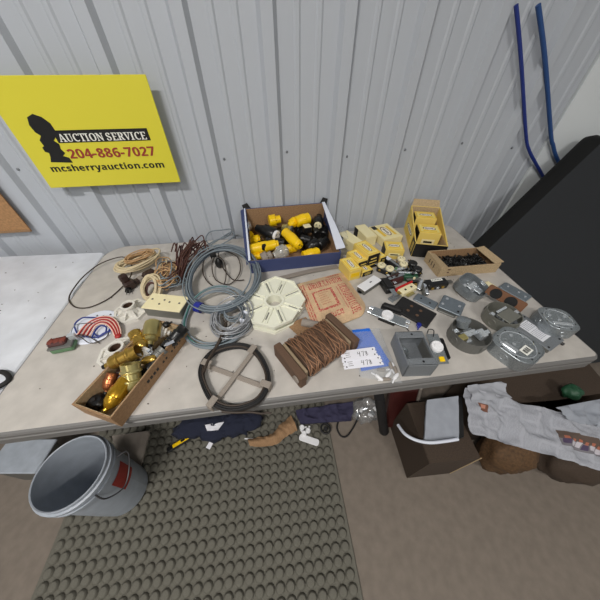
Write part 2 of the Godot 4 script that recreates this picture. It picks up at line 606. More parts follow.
func room():
	struct("floor", slab_box(Vector3(-3.6, -0.12, -1.3), Vector3(3.6, 0, 4.6)), mats["floor"], "grey brown concrete floor under the table")
	struct("ceiling", slab_box(Vector3(-3.6, 3.0, -1.3), Vector3(3.6, 3.12, 4.6)), mats["ceiling"])
	struct("wall_left", slab_box(Vector3(-3.6, 0, -1.2), Vector3(-3.5, 3.0, 4.5)), mats["plain_wall"])
	struct("wall_right", slab_box(Vector3(3.5, 0, -1.2), Vector3(3.6, 3.0, 4.5)), mats["plain_wall"])
	struct("wall_front", slab_box(Vector3(-3.5, 0, 4.5), Vector3(3.5, 3.0, 4.6)), mats["plain_wall"])
	var w := struct("wall_back", slab_box(Vector3(-3.5, 0, -1.2), Vector3(3.5, 3.0, -1.085)), mats["plain_wall"], "back wall of white ribbed steel sheets")
	# ribbed sheets, four ribs each, lapping at a seam
	var rib := 0.24
	var first := -0.075 - rib * 14
	var k := 0
	while k < 6:
		var x0 := first + k * rib * 4
		var x1 := minf(x0 + rib * 4 + 0.012, 1.19)
		if x0 > 1.1: break
		var prof := PackedVector2Array()
		var zb := -1.07 + (0.0015 if k % 2 else 0.0)
		prof.append(Vector2(x0, zb))
		for q in 4:
			var c := x0 + rib * (q + 0.5)
			for e in [[-0.098, 0.0], [-0.092, 0.004], [-0.082, 0.004], [-0.076, 0.0], [-0.029, 0.0], [-0.017, 0.02], [0.017, 0.02], [0.029, 0.0], [0.076, 0.0], [0.082, 0.004], [0.092, 0.004], [0.098, 0.0]]:
				if c + e[0] < x1 - 0.003: prof.append(Vector2(c + e[0], zb + e[1]))
		prof.append(Vector2(x1, zb))
		var b := B.new()
		b.flat()
		for i in prof.size() - 1:
			var p := prof[i]
			var n := prof[i + 1]
			b.quad(Vector3(p.x, 0, p.y), Vector3(n.x, 0, n.y), Vector3(n.x, 3.0, n.y), Vector3(p.x, 3.0, p.y))
		b.quad(Vector3(x1, 0, zb), Vector3(x1, 0, -1.085), Vector3(x1, 3, -1.085), Vector3(x1, 3, zb))
		var pn := part("wall_panel", b, mats["wall"], w)
		# sheet screws in rows
		for sy in [0.62, 1.05, 1.9]:
			for q in 4:
				var s := B.new()
				lay(s, Vector3(x0 + rib * (q + 0.5) + 0.045, sy + 0.008 * ((q * 7 + k * 3) % 5), zb), Vector3(0, 0, 1))
				s.lathe(PackedVector2Array([Vector2(0.005, 0), Vector2(0.005, 0.002), Vector2(0.003, 0.004), Vector2(0, 0.004)]), 6)
				part("screw", s, mats["grey_paint"], pn)
		k += 1
	# a short black scrape on the sheets above the blue box
	var mk := B.new()
	mk.tube(curve(PackedVector3Array([Vector3(0.2071, 1.1194, -1.0693), Vector3(0.2020, 1.1066, -1.0693), Vector3(0.1992, 1.0835, -1.0693)]), false, 4), 0.0022, 5, false, 0.0012)
	part("scrape_mark", mk, mats["black_print"], w)
	# smooth white section to the right of the ribbed sheets
	struct("trim_1", slab_box(Vector3(1.195, 0, -1.085), Vector3(3.5, 3.0, -1.062)), mats["plain_wall"], "smooth white wall section right of the ribbed sheets")

# rounded outline of the table top, the back left corner worn rounder than the others
func table_outline(L: float, W: float, inset: float) -> PackedVector2Array:
	var o := PackedVector2Array()
	var k := 0
	for s in [[1, 1, 0.022], [-1, 1, 0.05], [-1, -1, 0.09], [1, -1, 0.05]]:
		var r: float = s[2]
		var c := Vector2(s[0] * (L / 2 - r), s[1] * (W / 2 - r))
		for i in 9:
			var a := PI / 2 * (k + i / 8.0)
			o.append(c + Vector2(cos(a), sin(a)) * (r - inset))
		k += 1
	return o

func tables():
	var o := thing("folding_table", "long tan plastic folding table covered with electrical parts", "table", Vector3(0.0885, 0, -0.6465))
	var b := B.new()
	var L := 1.603
	var W := 0.777
	b.flat()
	# rounded slab with a bevelled lip and a groove round the edge
	var prof := [[0.016, TOP - 0.034, 0.0], [0.0, TOP - 0.046, 0.0], [0.0, TOP - 0.024, 0.0], [0.004, TOP - 0.022, 0.0], [0.004, TOP - 0.018, 0.0], [0.0, TOP - 0.016, 0.0], [0.0, TOP - 0.007, 0.0], [0.003, TOP - 0.002, 0.0], [0.008, TOP, 0.0]]
	for i in prof.size() - 1:
		var p0 := table_outline(L, W, prof[i][0])
		var p1 := table_outline(L, W, prof[i + 1][0])
		var n := p0.size()
		for k in n:
			var k1 := (k + 1) % n
			b.quad(b.v(p0[k], prof[i][1]), b.v(p1[k], prof[i + 1][1]), b.v(p1[k1], prof[i + 1][1]), b.v(p0[k1], prof[i][1]))
	var e := B.new()
	part("edge", b, mats["table_edge"], o)
	var top := table_outline(L, W, 0.008)
	e.plate(top, TOP - 0.012, TOP, 0.0)
	part("tabletop", e, mats["table"], o)
	var u := B.new()
	u.plate(rounded(L - 0.1, W - 0.1, 0.03, 4), TOP - 0.034, TOP - 0.012)
	part("underside", u, mats["table_edge"], o)
	for s in [-1, 1]:
		for z in [-0.27, -0.04]:
			var l := B.new()
			l.tube(PackedVector3Array([Vector3(s * 0.52, TOP - 0.034, z), Vector3(s * 0.52, 0.0, z)]), 0.0125, 10)
			part("leg", l, mats["steel_leg"], o)
		var br := B.new()
		br.tube(PackedVector3Array([Vector3(s * 0.52, 0.25, -0.27), Vector3(s * 0.52, 0.25, -0.04)]), 0.01, 8)
		part("brace", br, mats["steel_leg"], o)
	# scuffs and crumbs of dirt on the top
	var d := B.new()
	var r := RandomNumberGenerator.new()
	r.seed = 31
	for i in 90:
		var c := Vector3(r.randf_range(-0.74, 0.74), TOP + 0.0005, r.randf_range(-0.3, 0.36))
		d.lump(c, Vector3(r.randf_range(0.0008, 0.0028), 0.0011, r.randf_range(0.0008, 0.0026)), i, 0.4, 2.0, 6, 4)
	var dd := part("dirt_specks", d, mats["dirt"], o)
	dd.set_meta("kind", "stuff")
	# second table on the left
	var o2 := thing("white_table", "white topped table with dirty specks left of the tan table", "table", Vector3(-1.42, 0, -0.66))
	var t2 := B.new()
	t2.plate(PackedVector2Array([Vector2(0.704, 0.40), Vector2(0.704, -0.325), Vector2(0.690, -0.340), Vector2(0.0, -0.378), Vector2(-0.69, -0.38), Vector2(-0.69, 0.40)]), TOP - 0.035, TOP - 0.004, 0.004)
	part("tabletop", t2, mats["white_top"], o2)
	for s in [-1, 1]:
		for z in [-0.3, 0.05]:
			var l := B.new()
			l.tube(PackedVector3Array([Vector3(s * 0.43, TOP - 0.035, z), Vector3(s * 0.43, 0.0, z)]), 0.0125, 10)
			part("leg", l, mats["steel_leg"], o2)
	var d2 := B.new()
	for i in 60:
		var c := Vector3(r.randf_range(-0.1, 0.67), TOP - 0.0035, r.randf_range(-0.36, 0.36))
		d2.lump(c, Vector3(r.randf_range(0.0008, 0.004), 0.001, r.randf_range(0.0008, 0.003)), i, 0.4, 2.0, 6, 4)
	var q := part("dirt_specks", d2, mats["dirt"], o2)
	q.set_meta("kind", "stuff")
	# black ring lying on the white table by its near end
	var rg := B.new()
	rg.tube(curve(PackedVector3Array([Vector3(-0.042, 0.010, 0), Vector3(0, 0.010, -0.03), Vector3(0.042, 0.010, 0), Vector3(0, 0.010, 0.03)]), true, 10), 0.006, 8, true)
	solo("rubber_ring", rg, mats["black_rubber"], "black rubber ring lying on the white table's near end", "ring", Vector3(-0.7488, 0.7400, -0.3984) + Vector3(0, -0.006, 0))

func slab():
	# large padded black panel leaning to the right beyond the table end
	var o := thing("padded_panel", "large black padded panel leaning beyond the right table end", "panel", Vector3(1.3, 0.0, -0.518))
	o.rotation.x = -atan(0.4)
	# outline in the plane of the face: x, and height as y; its foot stands on the floor
	var cor := [Vector2(-0.395, 0.036), Vector2(-0.395, 0.765), Vector2(0.022, 1.202), Vector2(0.75, 0.9), Vector2(0.75, 0.036)]
	var rad := [0.03, 0.05, 0.03, 0.05, 0.03]
	var b := B.new()
	b.x = Transform3D(Basis(Vector3(1, 0, 0), Vector3(0, 0, 1), Vector3(0, -1, 0)), Vector3.ZERO)
	b.smooth()
	var layers := [[0.014, 0.004], [0.002, -0.008], [-0.014, -0.035], [-0.014, -0.06], [0.0, -0.078], [0.02, -0.084]]
	for i in layers.size() - 1:
		var p0 := corner_outline(cor, rad, layers[i][0])
		var p1 := corner_outline(cor, rad, layers[i + 1][0])
		for k in p0.size():
			var k1 := (k + 1) % p0.size()
			b.nquad(b.v(p0[k], layers[i][1]), b.v(p0[k1], layers[i][1]), b.v(p1[k1], layers[i + 1][1]), b.v(p1[k], layers[i + 1][1]), b.v(p0[k] - Vector2(0.2, -0.5), 0))
	b.plate(corner_outline(cor, rad, 0.02), -0.084, -0.080)
	part("padding", b, mats["black_cloth"], o)
	var f := B.new()
	f.x = b.x
	f.plate(corner_outline(cor, rad, 0.012), -0.004, 0.005, 0.002)
	part("face", f, mats["charcoal"], o, "charcoal cloth face")

# outline with rounded corners, drawn in by an inset; heights run towards -y of the plan
func corner_outline(cor: Array, rad: Array, inset: float) -> PackedVector2Array:
	var o := PackedVector2Array()
	var n := cor.size()
	for i in n:
		var p: Vector2 = cor[i]
		var e0: Vector2 = (cor[(i + n - 1) % n] - p).normalized()
		var e1: Vector2 = (cor[(i + 1) % n] - p).normalized()
		var half := e0.angle_to(e1) / 2.0
		var mid := (e0 + e1).normalized()
		var r: float = rad[i]
		var c := p + mid * (r / absf(sin(half)))
		var foot := 0.0
		for k in 7:
			var d0 := (e0 * (r / absf(tan(half))) + p - c).normalized()
			var d1 := (e1 * (r / absf(tan(half))) + p - c).normalized()
			var d := d0.slerp(d1, k / 6.0)
			var q := c + d * (r - inset)
			q.y = maxf(q.y, foot)
			o.append(Vector2(q.x, -q.y))
	return o

func wall_items():
	# auction sign on the wall
	var o := thing("auction_sign", "yellow auction service sign with black silhouette on the wall", "sign", Vector3(-0.546, 0.998, -1.022))
	part("board", rot_box(Vector3(0, 0.15, -0.002), Vector3(0.452, 0.30, 0.004), 0.001), mats["yellow_sign"], o)
	for s in [-1, 1]: part("spacer", rot_box(Vector3(s * 0.129, 0.2, -0.016), Vector3(0.02, 0.14, 0.024), 0.001), mats["wood_grey"], o)
	var band := B.new()
	band.box(Vector3(0.032, 0.154, 0.0004), Vector3(0.286, 0.034, 0.0008), 0.0)
	part("band", band, mats["black_print"], o)
	lettering("lettering", "AUCTION SERVICE", 0.268, 0.0215, mats["white_print"], o, Vector3(0.031, 0.1505, 0.0012), Vector3.ZERO, true)
	lettering("lettering", "204-886-7027", 0.276, 0.0285, mats["red_print"], o, Vector3(0.036, 0.1045, 0.0008))
	lettering("lettering", "mcsherryauction.com", 0.372, 0.0275, mats["black_print"], o, Vector3(0.002, 0.062, 0.0006), Vector3.ZERO, false, true)
	# silhouette of a stepped column of figures at the left of the sign
	var s := B.new()
	s.x = Transform3D(Basis(Vector3(1, 0, 0), Vector3(0, 0, 1), Vector3(0, -1, 0)), Vector3.ZERO)
	s.plate(PackedVector2Array([Vector2(-0.170, -0.083), Vector2(-0.104, -0.079), Vector2(-0.106, -0.094), Vector2(-0.122, -0.100), Vector2(-0.110, -0.108), Vector2(-0.116, -0.120), Vector2(-0.112, -0.134), Vector2(-0.122, -0.144), Vector2(-0.112, -0.152), Vector2(-0.100, -0.168), Vector2(-0.102, -0.190), Vector2(-0.116, -0.206), Vector2(-0.136, -0.214), Vector2(-0.156, -0.206), Vector2(-0.164, -0.186), Vector2(-0.160, -0.168), Vector2(-0.150, -0.158), Vector2(-0.162, -0.146), Vector2(-0.160, -0.130), Vector2(-0.168, -0.126), Vector2(-0.168, -0.114), Vector2(-0.158, -0.110), Vector2(-0.162, -0.098)]), 0.0, 0.0009)
	part("silhouette", s, mats["black_print"], o)
	# board leaning on the wall at the left
	var p := thing("board", "tan cardboard sheet fixed to the wall at far left edge", "board", Vector3(-1.21, 0.826, -1.048))
	part("sheet", rot_box(Vector3(0, 0.15, 0), Vector3(0.48, 0.30, 0.006), 0.001), mats["ply"], p)
	part("foot_strip", rot_box(Vector3(0, 0.006, 0.004), Vector3(0.48, 0.010, 0.004), 0.001), mats["kraft"], p)
	for q in [-1, 1]: part("batten", rot_box(Vector3(q * 0.2, 0.15, -0.012), Vector3(0.03, 0.26, 0.018), 0.001), mats["wood_grey"], p)
	# blue cables hanging behind the black panel
	var c1 := B.new()
	c1.tube(curve(PackedVector3Array([Vector3(0.7861, 1.4431, -1.0450), Vector3(0.8845, 1.3258, -1.0450), Vector3(1.0586, 1.1086, -1.0450), Vector3(1.1119, 1.0537, -1.0450), Vector3(1.1760, 1.0054, -1.0450), Vector3(1.2809, 0.9329, -1.0500), Vector3(1.4345, 0.8217, -1.0500)])), 0.006, 8)
	solo("cable", c1, mats["wire_blue"], "dark blue cable hanging on the ribbed wall behind black panel", "cable")
	var c2 := B.new()
	c2.tube(curve(PackedVector3Array([Vector3(0.8580, 1.4440, -1.0450), Vector3(0.9740, 1.3256, -1.0450), Vector3(1.1735, 1.1056, -1.0450), Vector3(1.2124, 1.0690, -1.0450), Vector3(1.2619, 1.0260, -1.0450), Vector3(1.4000, 0.9276, -1.0500)])), 0.007, 8)
	mat("cable_blue", Color(0.16, 0.30, 0.52), 0.5)
	solo("cable", c2, mats["cable_blue"], "thicker mid blue cable hanging on smooth white wall section", "cable")

# ---------------------------------------------------------------- blue box of yellow connectors
# round plug body along local +y: kind 0 plain ribbed, 1 stepped with a waist, 2 elbow
func plug(n: String, label: String, at: Vector3, axis: Vector3, r: float, length: float, body: Material, endm: Material, kind := 0, group := "yellow connectors in the blue box"):
	r *= 1.14
	var o := thing(n, label, "connector", at, 0.0, group)
	o.basis = basis_along(axis)
	var b := B.new()
	var h := length
	if kind == 0:
		b.lathe(PackedVector2Array([Vector2(0, 0), Vector2(r * 0.82, 0), Vector2(r * 0.95, 0.003), Vector2(r * 0.95, h * 0.3), Vector2(r, h * 0.33), Vector2(r, h * 0.62), Vector2(r * 0.92, h * 0.65), Vector2(r * 0.92, h * 0.9), Vector2(r * 0.8, h * 0.93), Vector2(0, h * 0.93)]), 18)
	elif kind == 1:
		b.lathe(PackedVector2Array([Vector2(0, 0), Vector2(r * 0.55, 0), Vector2(r * 0.6, h * 0.15), Vector2(r * 0.8, h * 0.3), Vector2(r, h * 0.5), Vector2(r, h * 0.85), Vector2(r * 0.9, h * 0.9), Vector2(0, h * 0.9)]), 18)
	else:
		b.lathe(PackedVector2Array([Vector2(0, 0), Vector2(r * 0.9, 0), Vector2(r, 0.003), Vector2(r, h * 0.5), Vector2(r * 0.7, h * 0.6), Vector2(r * 0.7, h * 0.88), Vector2(r * 0.6, h * 0.9), Vector2(0, h * 0.9)]), 18)
	part("body", b, body, o)
	var ribs := B.new()
	for k in 10:
		var a := TAU * k / 10
		ribs.x = Transform3D(Basis(Vector3.UP, -a), Vector3.ZERO)
		ribs.box(Vector3(r * 0.97, h * 0.47, 0), Vector3(r * 0.1, h * 0.24, r * 0.12), 0.0003)
	part("grip_ribs", ribs, body, o)
	var e := B.new()
	e.lathe(PackedVector2Array([Vector2(0, h * 0.88), Vector2(r * 0.72, h * 0.88), Vector2(r * 0.74, h * 0.985), Vector2(r * 0.66, h), Vector2(0, h)]), 16)
	part("end_face", e, endm, o)
	for k in 3:
		var bl := B.new()
		var a := TAU * k / 3
		bl.x = Transform3D(Basis(Vector3.UP, -a), Vector3.ZERO)
		bl.box(Vector3(r * 0.38, h * 1.005, 0), Vector3(0.0018, h * 0.03, r * 0.34), 0.0)
		part("contact", bl, mats["black_plastic"], o)

func blue_box():
	var o := thing("connector_box", "open blue cardboard box full of yellow and black connectors", "box", Vector3(0.082, TOP, -0.908), 0.045)
	carton(o, 0.352, 0.275, 0.056, 0.135, 0.004, mats["blue_card"], mats["kraft"])
	# white flap folded out on the right, and black corner tabs at the back
	var f := B.new()
	f.sheet([PackedVector3Array([Vector3(0.160, 0.138, -0.135), Vector3(0.172, 0.139, -0.135)]), PackedVector3Array([Vector3(0.160, 0.102, 0.0), Vector3(0.186, 0.104, 0.0)]), PackedVector3Array([Vector3(0.158, 0.066, 0.128), Vector3(0.194, 0.070, 0.128)])], 0.002)
	part("flap", f, mats["white_card"], o, "white folded flap")
	var f2 := B.new()
	f2.sheet([PackedVector3Array([Vector3(-0.180, 0.137, -0.135), Vector3(-0.175, 0.138, -0.135)]), PackedVector3Array([Vector3(-0.180, 0.060, 0.135), Vector3(-0.172, 0.062, 0.135)])], 0.002)
	part("flap", f2, mats["white_card"], o, "white folded edge")
	var f3 := B.new()
	f3.sheet([PackedVector3Array([Vector3(-0.196, 0.128, -0.137), Vector3(-0.177, 0.136, -0.137)]), PackedVector3Array([Vector3(-0.190, 0.04, 0.135), Vector3(-0.176, 0.058, 0.136)])], 0.002)
	part("flap", f3, mats["blue_card"], o)
	for s in [-1, 1]:
		var t := B.new()
		t.sheet([PackedVector3Array([Vector3(s * 0.164, 0.158, -0.139), Vector3(s * 0.186, 0.150, -0.139)]), PackedVector3Array([Vector3(s * 0.150, 0.134, -0.136), Vector3(s * 0.180, 0.128, -0.134)])], 0.003)
		part("corner_tab", t, mats["black_rubber"], o, "black torn corner tab")
	var Y: Material = mats["yellow_plastic"]
	var K: Material = mats["black_plastic"]
	var C: Material = mats["clear_plastic"]
	var G: Material = mats["steel_dull"]
	var I: Material = mats["ivory"]
	var a := Vector3(-0.0032, 0.8300, -1.0015)
	plug("plug_connector", "short yellow connector highest at the back of blue box", a, Vector3(0.0496, 0.8300, -1.0129) - a, 0.021, 0.05, Y, Y, 2)
	a = Vector3(0.0796, 0.8200, -0.9653)
	plug("plug_connector", "yellow elbow connector in mid back row of blue box", a, Vector3(0.1194, 0.8280, -1.0077) - a, 0.017, 0.05, Y, C, 1)
	a = Vector3(0.1114, 0.8300, -0.9774)
	plug("plug_connector", "yellow connector with grey end at back right of blue box", a, Vector3(0.1848, 0.8360, -1.0017) - a, 0.022, 0.068, Y, G, 0)
	a = Vector3(0.0589, 0.8150, -0.9264)
	plug("plug_connector", "long yellow connector lying diagonally in middle of blue box", a, Vector3(0.1271, 0.8020, -0.7890) - a, 0.0185, 0.112, Y, Y, 0)
	a = Vector3(-0.0971, 0.7850, -0.8582)
	plug("plug_connector", "long yellow connector lying level at front left of blue box", a, Vector3(0.0248, 0.7900, -0.8785) - a, 0.0195, 0.125, Y, Y, 0)
	a = Vector3(-0.0962, 0.7620, -0.8426)
	plug("plug_connector", "yellow connector in blue box's lower front left corner", a, Vector3(-0.0441, 0.7620, -0.8428) - a, 0.016, 0.055, Y, Y, 2)
	a = Vector3(-0.0881, 0.7700, -0.9493)
	plug("plug_connector", "small yellow connector against the left side of blue box", a, Vector3(-0.0442, 0.7800, -0.9431) - a, 0.018, 0.045, Y, Y, 1)
	a = Vector3(-0.0891, 0.7650, -0.9910)
	plug("plug_connector", "yellow ring connector with open dark end in blue box's left", a, Vector3(-0.1073, 0.7900, -0.9927) - a, 0.017, 0.034, Y, K, 2)
	a = Vector3(0.1183, 0.7720, -0.8069)
	plug("plug_connector", "yellow connector at the front right of blue box", a, Vector3(0.1919, 0.7720, -0.8326) - a, 0.018, 0.072, Y, Y, 0)
	a = Vector3(0.0436, 0.7620, -0.8747)
	plug("plug_connector", "yellow connector half hidden under the long diagonal one", a, Vector3(0.1077, 0.7660, -0.8827) - a, 0.017, 0.06, Y, Y, 0)
	var g2 := "other connectors in the blue box"
	a = Vector3(-0.0567, 0.8150, -0.9752)
	plug("plug_connector", "big black connector with white end in left of blue box", a, Vector3(0.0471, 0.8100, -0.8886) - a, 0.025, 0.108, K, mats["white_plastic"], 1, g2)
	a = Vector3(0.2195, 0.8300, -1.0190)
	plug("plug_connector", "black capped connector with cream body on right of blue box", a, Vector3(0.1930, 0.8100, -0.9176) - a, 0.02, 0.068, K, I, 1, g2)
	a = Vector3(0.0039, 0.7750, -0.8176)
	plug("plug_connector", "clear grey connector with wide face at front of blue box", a, Vector3(0.0746, 0.7950, -0.8418) - a, 0.024, 0.06, C, C, 1, g2)
	a = Vector3(-0.0444, 0.7650, -0.8178)
	plug("plug_connector", "dull beige grey connector at front left of blue box", a, Vector3(0.0007, 0.7750, -0.8319) - a, 0.02, 0.042, mats["wood_grey"], mats["wood_grey"], 2, g2)
	a = Vector3(-0.0954, 0.8100, -0.9724)
	plug("plug_connector", "shiny steel connector in blue box's back left corner", a, Vector3(-0.0997, 0.8200, -1.0526) - a, 0.014, 0.055, mats["steel_bright"], G, 1, g2)
	a = Vector3(0.0538, 0.8100, -0.9699)
	plug("plug_connector", "dull metal connector among the yellow ones in blue box", a, Vector3(0.0947, 0.8150, -0.9467) - a, 0.016, 0.045, mats["brass_pale"], G, 2, g2)
	var bl := [[[298, 228, 0.04], [306, 236, 0.04], 0.022, 0.06, "black connector behind the long diagonal yellow one"], [[307, 248, 0.04], [317, 243, 0.045], 0.022, 0.056, "black connector right of the long diagonal yellow one"], [[318, 246, 0.035], [327, 240, 0.04], 0.021, 0.055, "black connector at the right side of blue box"], [[323, 236, 0.04], [327, 226, 0.045], 0.019, 0.06, "black connector standing by the white flap of blue box"], [[312, 238, 0.03], [320, 234, 0.035], 0.019, 0.05, "black connector beneath the cream bodied one"]]
	var pts := [Vector3(0.1246, 0.7800, -1.0159), Vector3(0.1504, 0.7800, -0.9423), Vector3(0.1406, 0.7800, -0.8491), Vector3(0.1861, 0.7850, -0.8729), Vector3(0.1895, 0.7750, -0.8655), Vector3(0.2342, 0.7800, -0.8984), Vector3(0.2237, 0.7800, -0.9326), Vector3(0.2569, 0.7850, -1.0076), Vector3(0.1767, 0.7700, -0.9391), Vector3(0.2159, 0.7750, -0.9594)]
	for i in 5:
		plug("plug_connector", bl[i][4], pts[i * 2], pts[i * 2 + 1] - pts[i * 2], bl[i][2], bl[i][3], K, K, i % 3, "black connectors in the blue box")
	# fill beneath: a layer of loose black sockets
	var r := RandomNumberGenerator.new()
	r.seed = 5
	for i in 18:
		var p := Vector3(-0.055 + 0.036 * (i % 9), TOP + 0.022 + 0.028 * (i / 9), -0.905 - 0.045 * (i % 3) + 0.02 * (i / 9))
		plug("plug_connector", "black connector deep in the bottom layer of blue box", p, Vector3(r.randf_range(-1, 1), 0.05, r.randf_range(-1, 1)), 0.0155, 0.045, K, K, 0, "buried connectors in the blue box")
	# ivory faced receptacle
	var q := thing("receptacle", "small square cream receptacle face among black connectors in blue box", "receptacle", Vector3(0.1521, 0.8200, -0.9300), 0.2)
	part("body", rot_box(Vector3(0, 0, 0), Vector3(0.034, 0.026, 0.03), 0.003), K, q)
	part("face", rot_box(Vector3(0, 0.014, 0), Vector3(0.03, 0.005, 0.026), 0.002), I, q)
	# clear plastic bag bulging behind the right side
	var bag := B.new()
	bag.lump(Vector3(0, 0.035, 0), Vector3(0.022, 0.033, 0.06), 9, 0.5, 1.6, 18, 12)
	solo("plastic_bag", bag, mats["film"], "crumpled clear plastic bag behind the right side of blue box", "bag", Vector3(0.305, TOP, -0.93))

# ---------------------------------------------------------------- small yellow cartons
func carton_image(seed_: int, plain := false, pale := false) -> Image:
	var im := Image.create(96, 160, false, Image.FORMAT_RGB8)
	var cream := Color(0.94, 0.90, 0.72)
	var yel := Color(0.93, 0.78, 0.26)
	im.fill(cream if plain or pale else yel)
	if plain:
		im.fill_rect(Rect2i(6, 6, 84, 3), Color(0.88, 0.82, 0.6))
		return im
	im.fill_rect(Rect2i(8, 8, 80, 144), Color(0.93, 0.88, 0.66) if pale else Color(0.94, 0.86, 0.50))
	im.fill_rect(Rect2i(14, 26, 14, 108), yel)
	im.fill_rect(Rect2i(70, 26, 12, 108), yel)
	for yy in 160:
		for xx in 96:
			var e := Vector2((xx - 48) / 17.0, (yy - 80) / 52.0).length()
			if e < 1.0: im.set_pixel(xx, yy, Color(0.97, 0.95, 0.88) if e < 0.86 else Color(0.35, 0.18, 0.25))
	var r := RandomNumberGenerator.new()
	r.seed = seed_
	# the small print cannot be read: rows of dark strokes down the middle
	var y := 48
	while y < 112:
		var hh := r.randi_range(4, 8)
		im.fill_rect(Rect2i(43, y, 11, hh), Color(0.22, 0.14, 0.25))
		y += hh + 3
	return im

func small_carton(label: String, pos: Vector3, yaw: float, w: float, d: float, h: float, style: int, tilt := Vector3.ZERO, group := "small cartons of electrical parts"):
	var o := thing("carton", label, "box", pos, yaw, group)
	o.rotation = Vector3(tilt.x, yaw, tilt.z)
	var body: Material = mats["yellow_card"] if style != 0 and style != 4 else mats["cream_card"]
	part("body", rot_box(Vector3(0, h / 2, 0), Vector3(w, h, d), 0.0012), body, o)
	var pm := print_mat("carton_print_%d" % (0 if style == 0 else (2 if style == 4 else 1)), carton_image(4, style == 0, style == 4))
	if style == 3:   # long side up, label across
		card("label_panel", d * 0.94, w * 0.94, pm, o, Vector3(0, h + 0.0004, 0), Vector3(0, PI / 2, 0))
	else:
		card("label_panel", w * 0.94, d * 0.94, pm, o, Vector3(0, h + 0.0004, 0))
	if style == 1:
		part("end_label", rot_box(Vector3(0, h / 2, d / 2 + 0.0003), Vector3(w * 0.96, h * 0.9, 0.0008), 0.0), mats["black_print"], o, "black end with print")
		for k in 3: part("print_line", rot_box(Vector3(0, h * (0.3 + 0.2 * k), d / 2 + 0.0008), Vector3(w * (0.5 + 0.1 * (k % 2)), h * 0.07, 0.0006), 0.0), mats["yellow_card"], o)
	elif style == 0:
		part("end_label", rot_box(Vector3(-w / 2 - 0.0003, h / 2, -d * 0.32), Vector3(0.0008, h * 0.9, d * 0.3), 0.0), mats["black_print"], o)
	elif style == 3:
		part("end_label", rot_box(Vector3(-w / 2 - 0.0003, h / 2, 0), Vector3(0.0008, h * 0.94, d * 0.94), 0.0), mats["black_print"], o, "black end with print")
		part("print_line", rot_box(Vector3(0, h / 2, d / 2 + 0.0003), Vector3(w * 0.6, h * 0.3, 0.0008), 0.0), mats["cream_card"], o)
		part("print_line", rot_box(Vector3(0, h / 2, d / 2 + 0.0008), Vector3(w * 0.4, h * 0.1, 0.0008), 0.0), mats["black_print"], o)
	elif style == 4:
		part("label_patch", rot_box(Vector3(-w * 0.34, h + 0.0008, -d * 0.33), Vector3(w * 0.22, 0.0008, d * 0.24), 0.0), mats["black_print"], o, "black label at the corner")
	elif style == 2:
		part("end_label", rot_box(Vector3(0, h / 2, d / 2 + 0.0003), Vector3(w * 0.7, h * 0.4, 0.0008), 0.0), mats["yellow_plastic"], o)

func place(label: String, c: Vector3, yaw: float, w: float, d: float, h: float, style: int, base := 0.0):
	small_carton(label, Vector3(c.x, TOP + base, c.z), yaw, w, d, h, style)

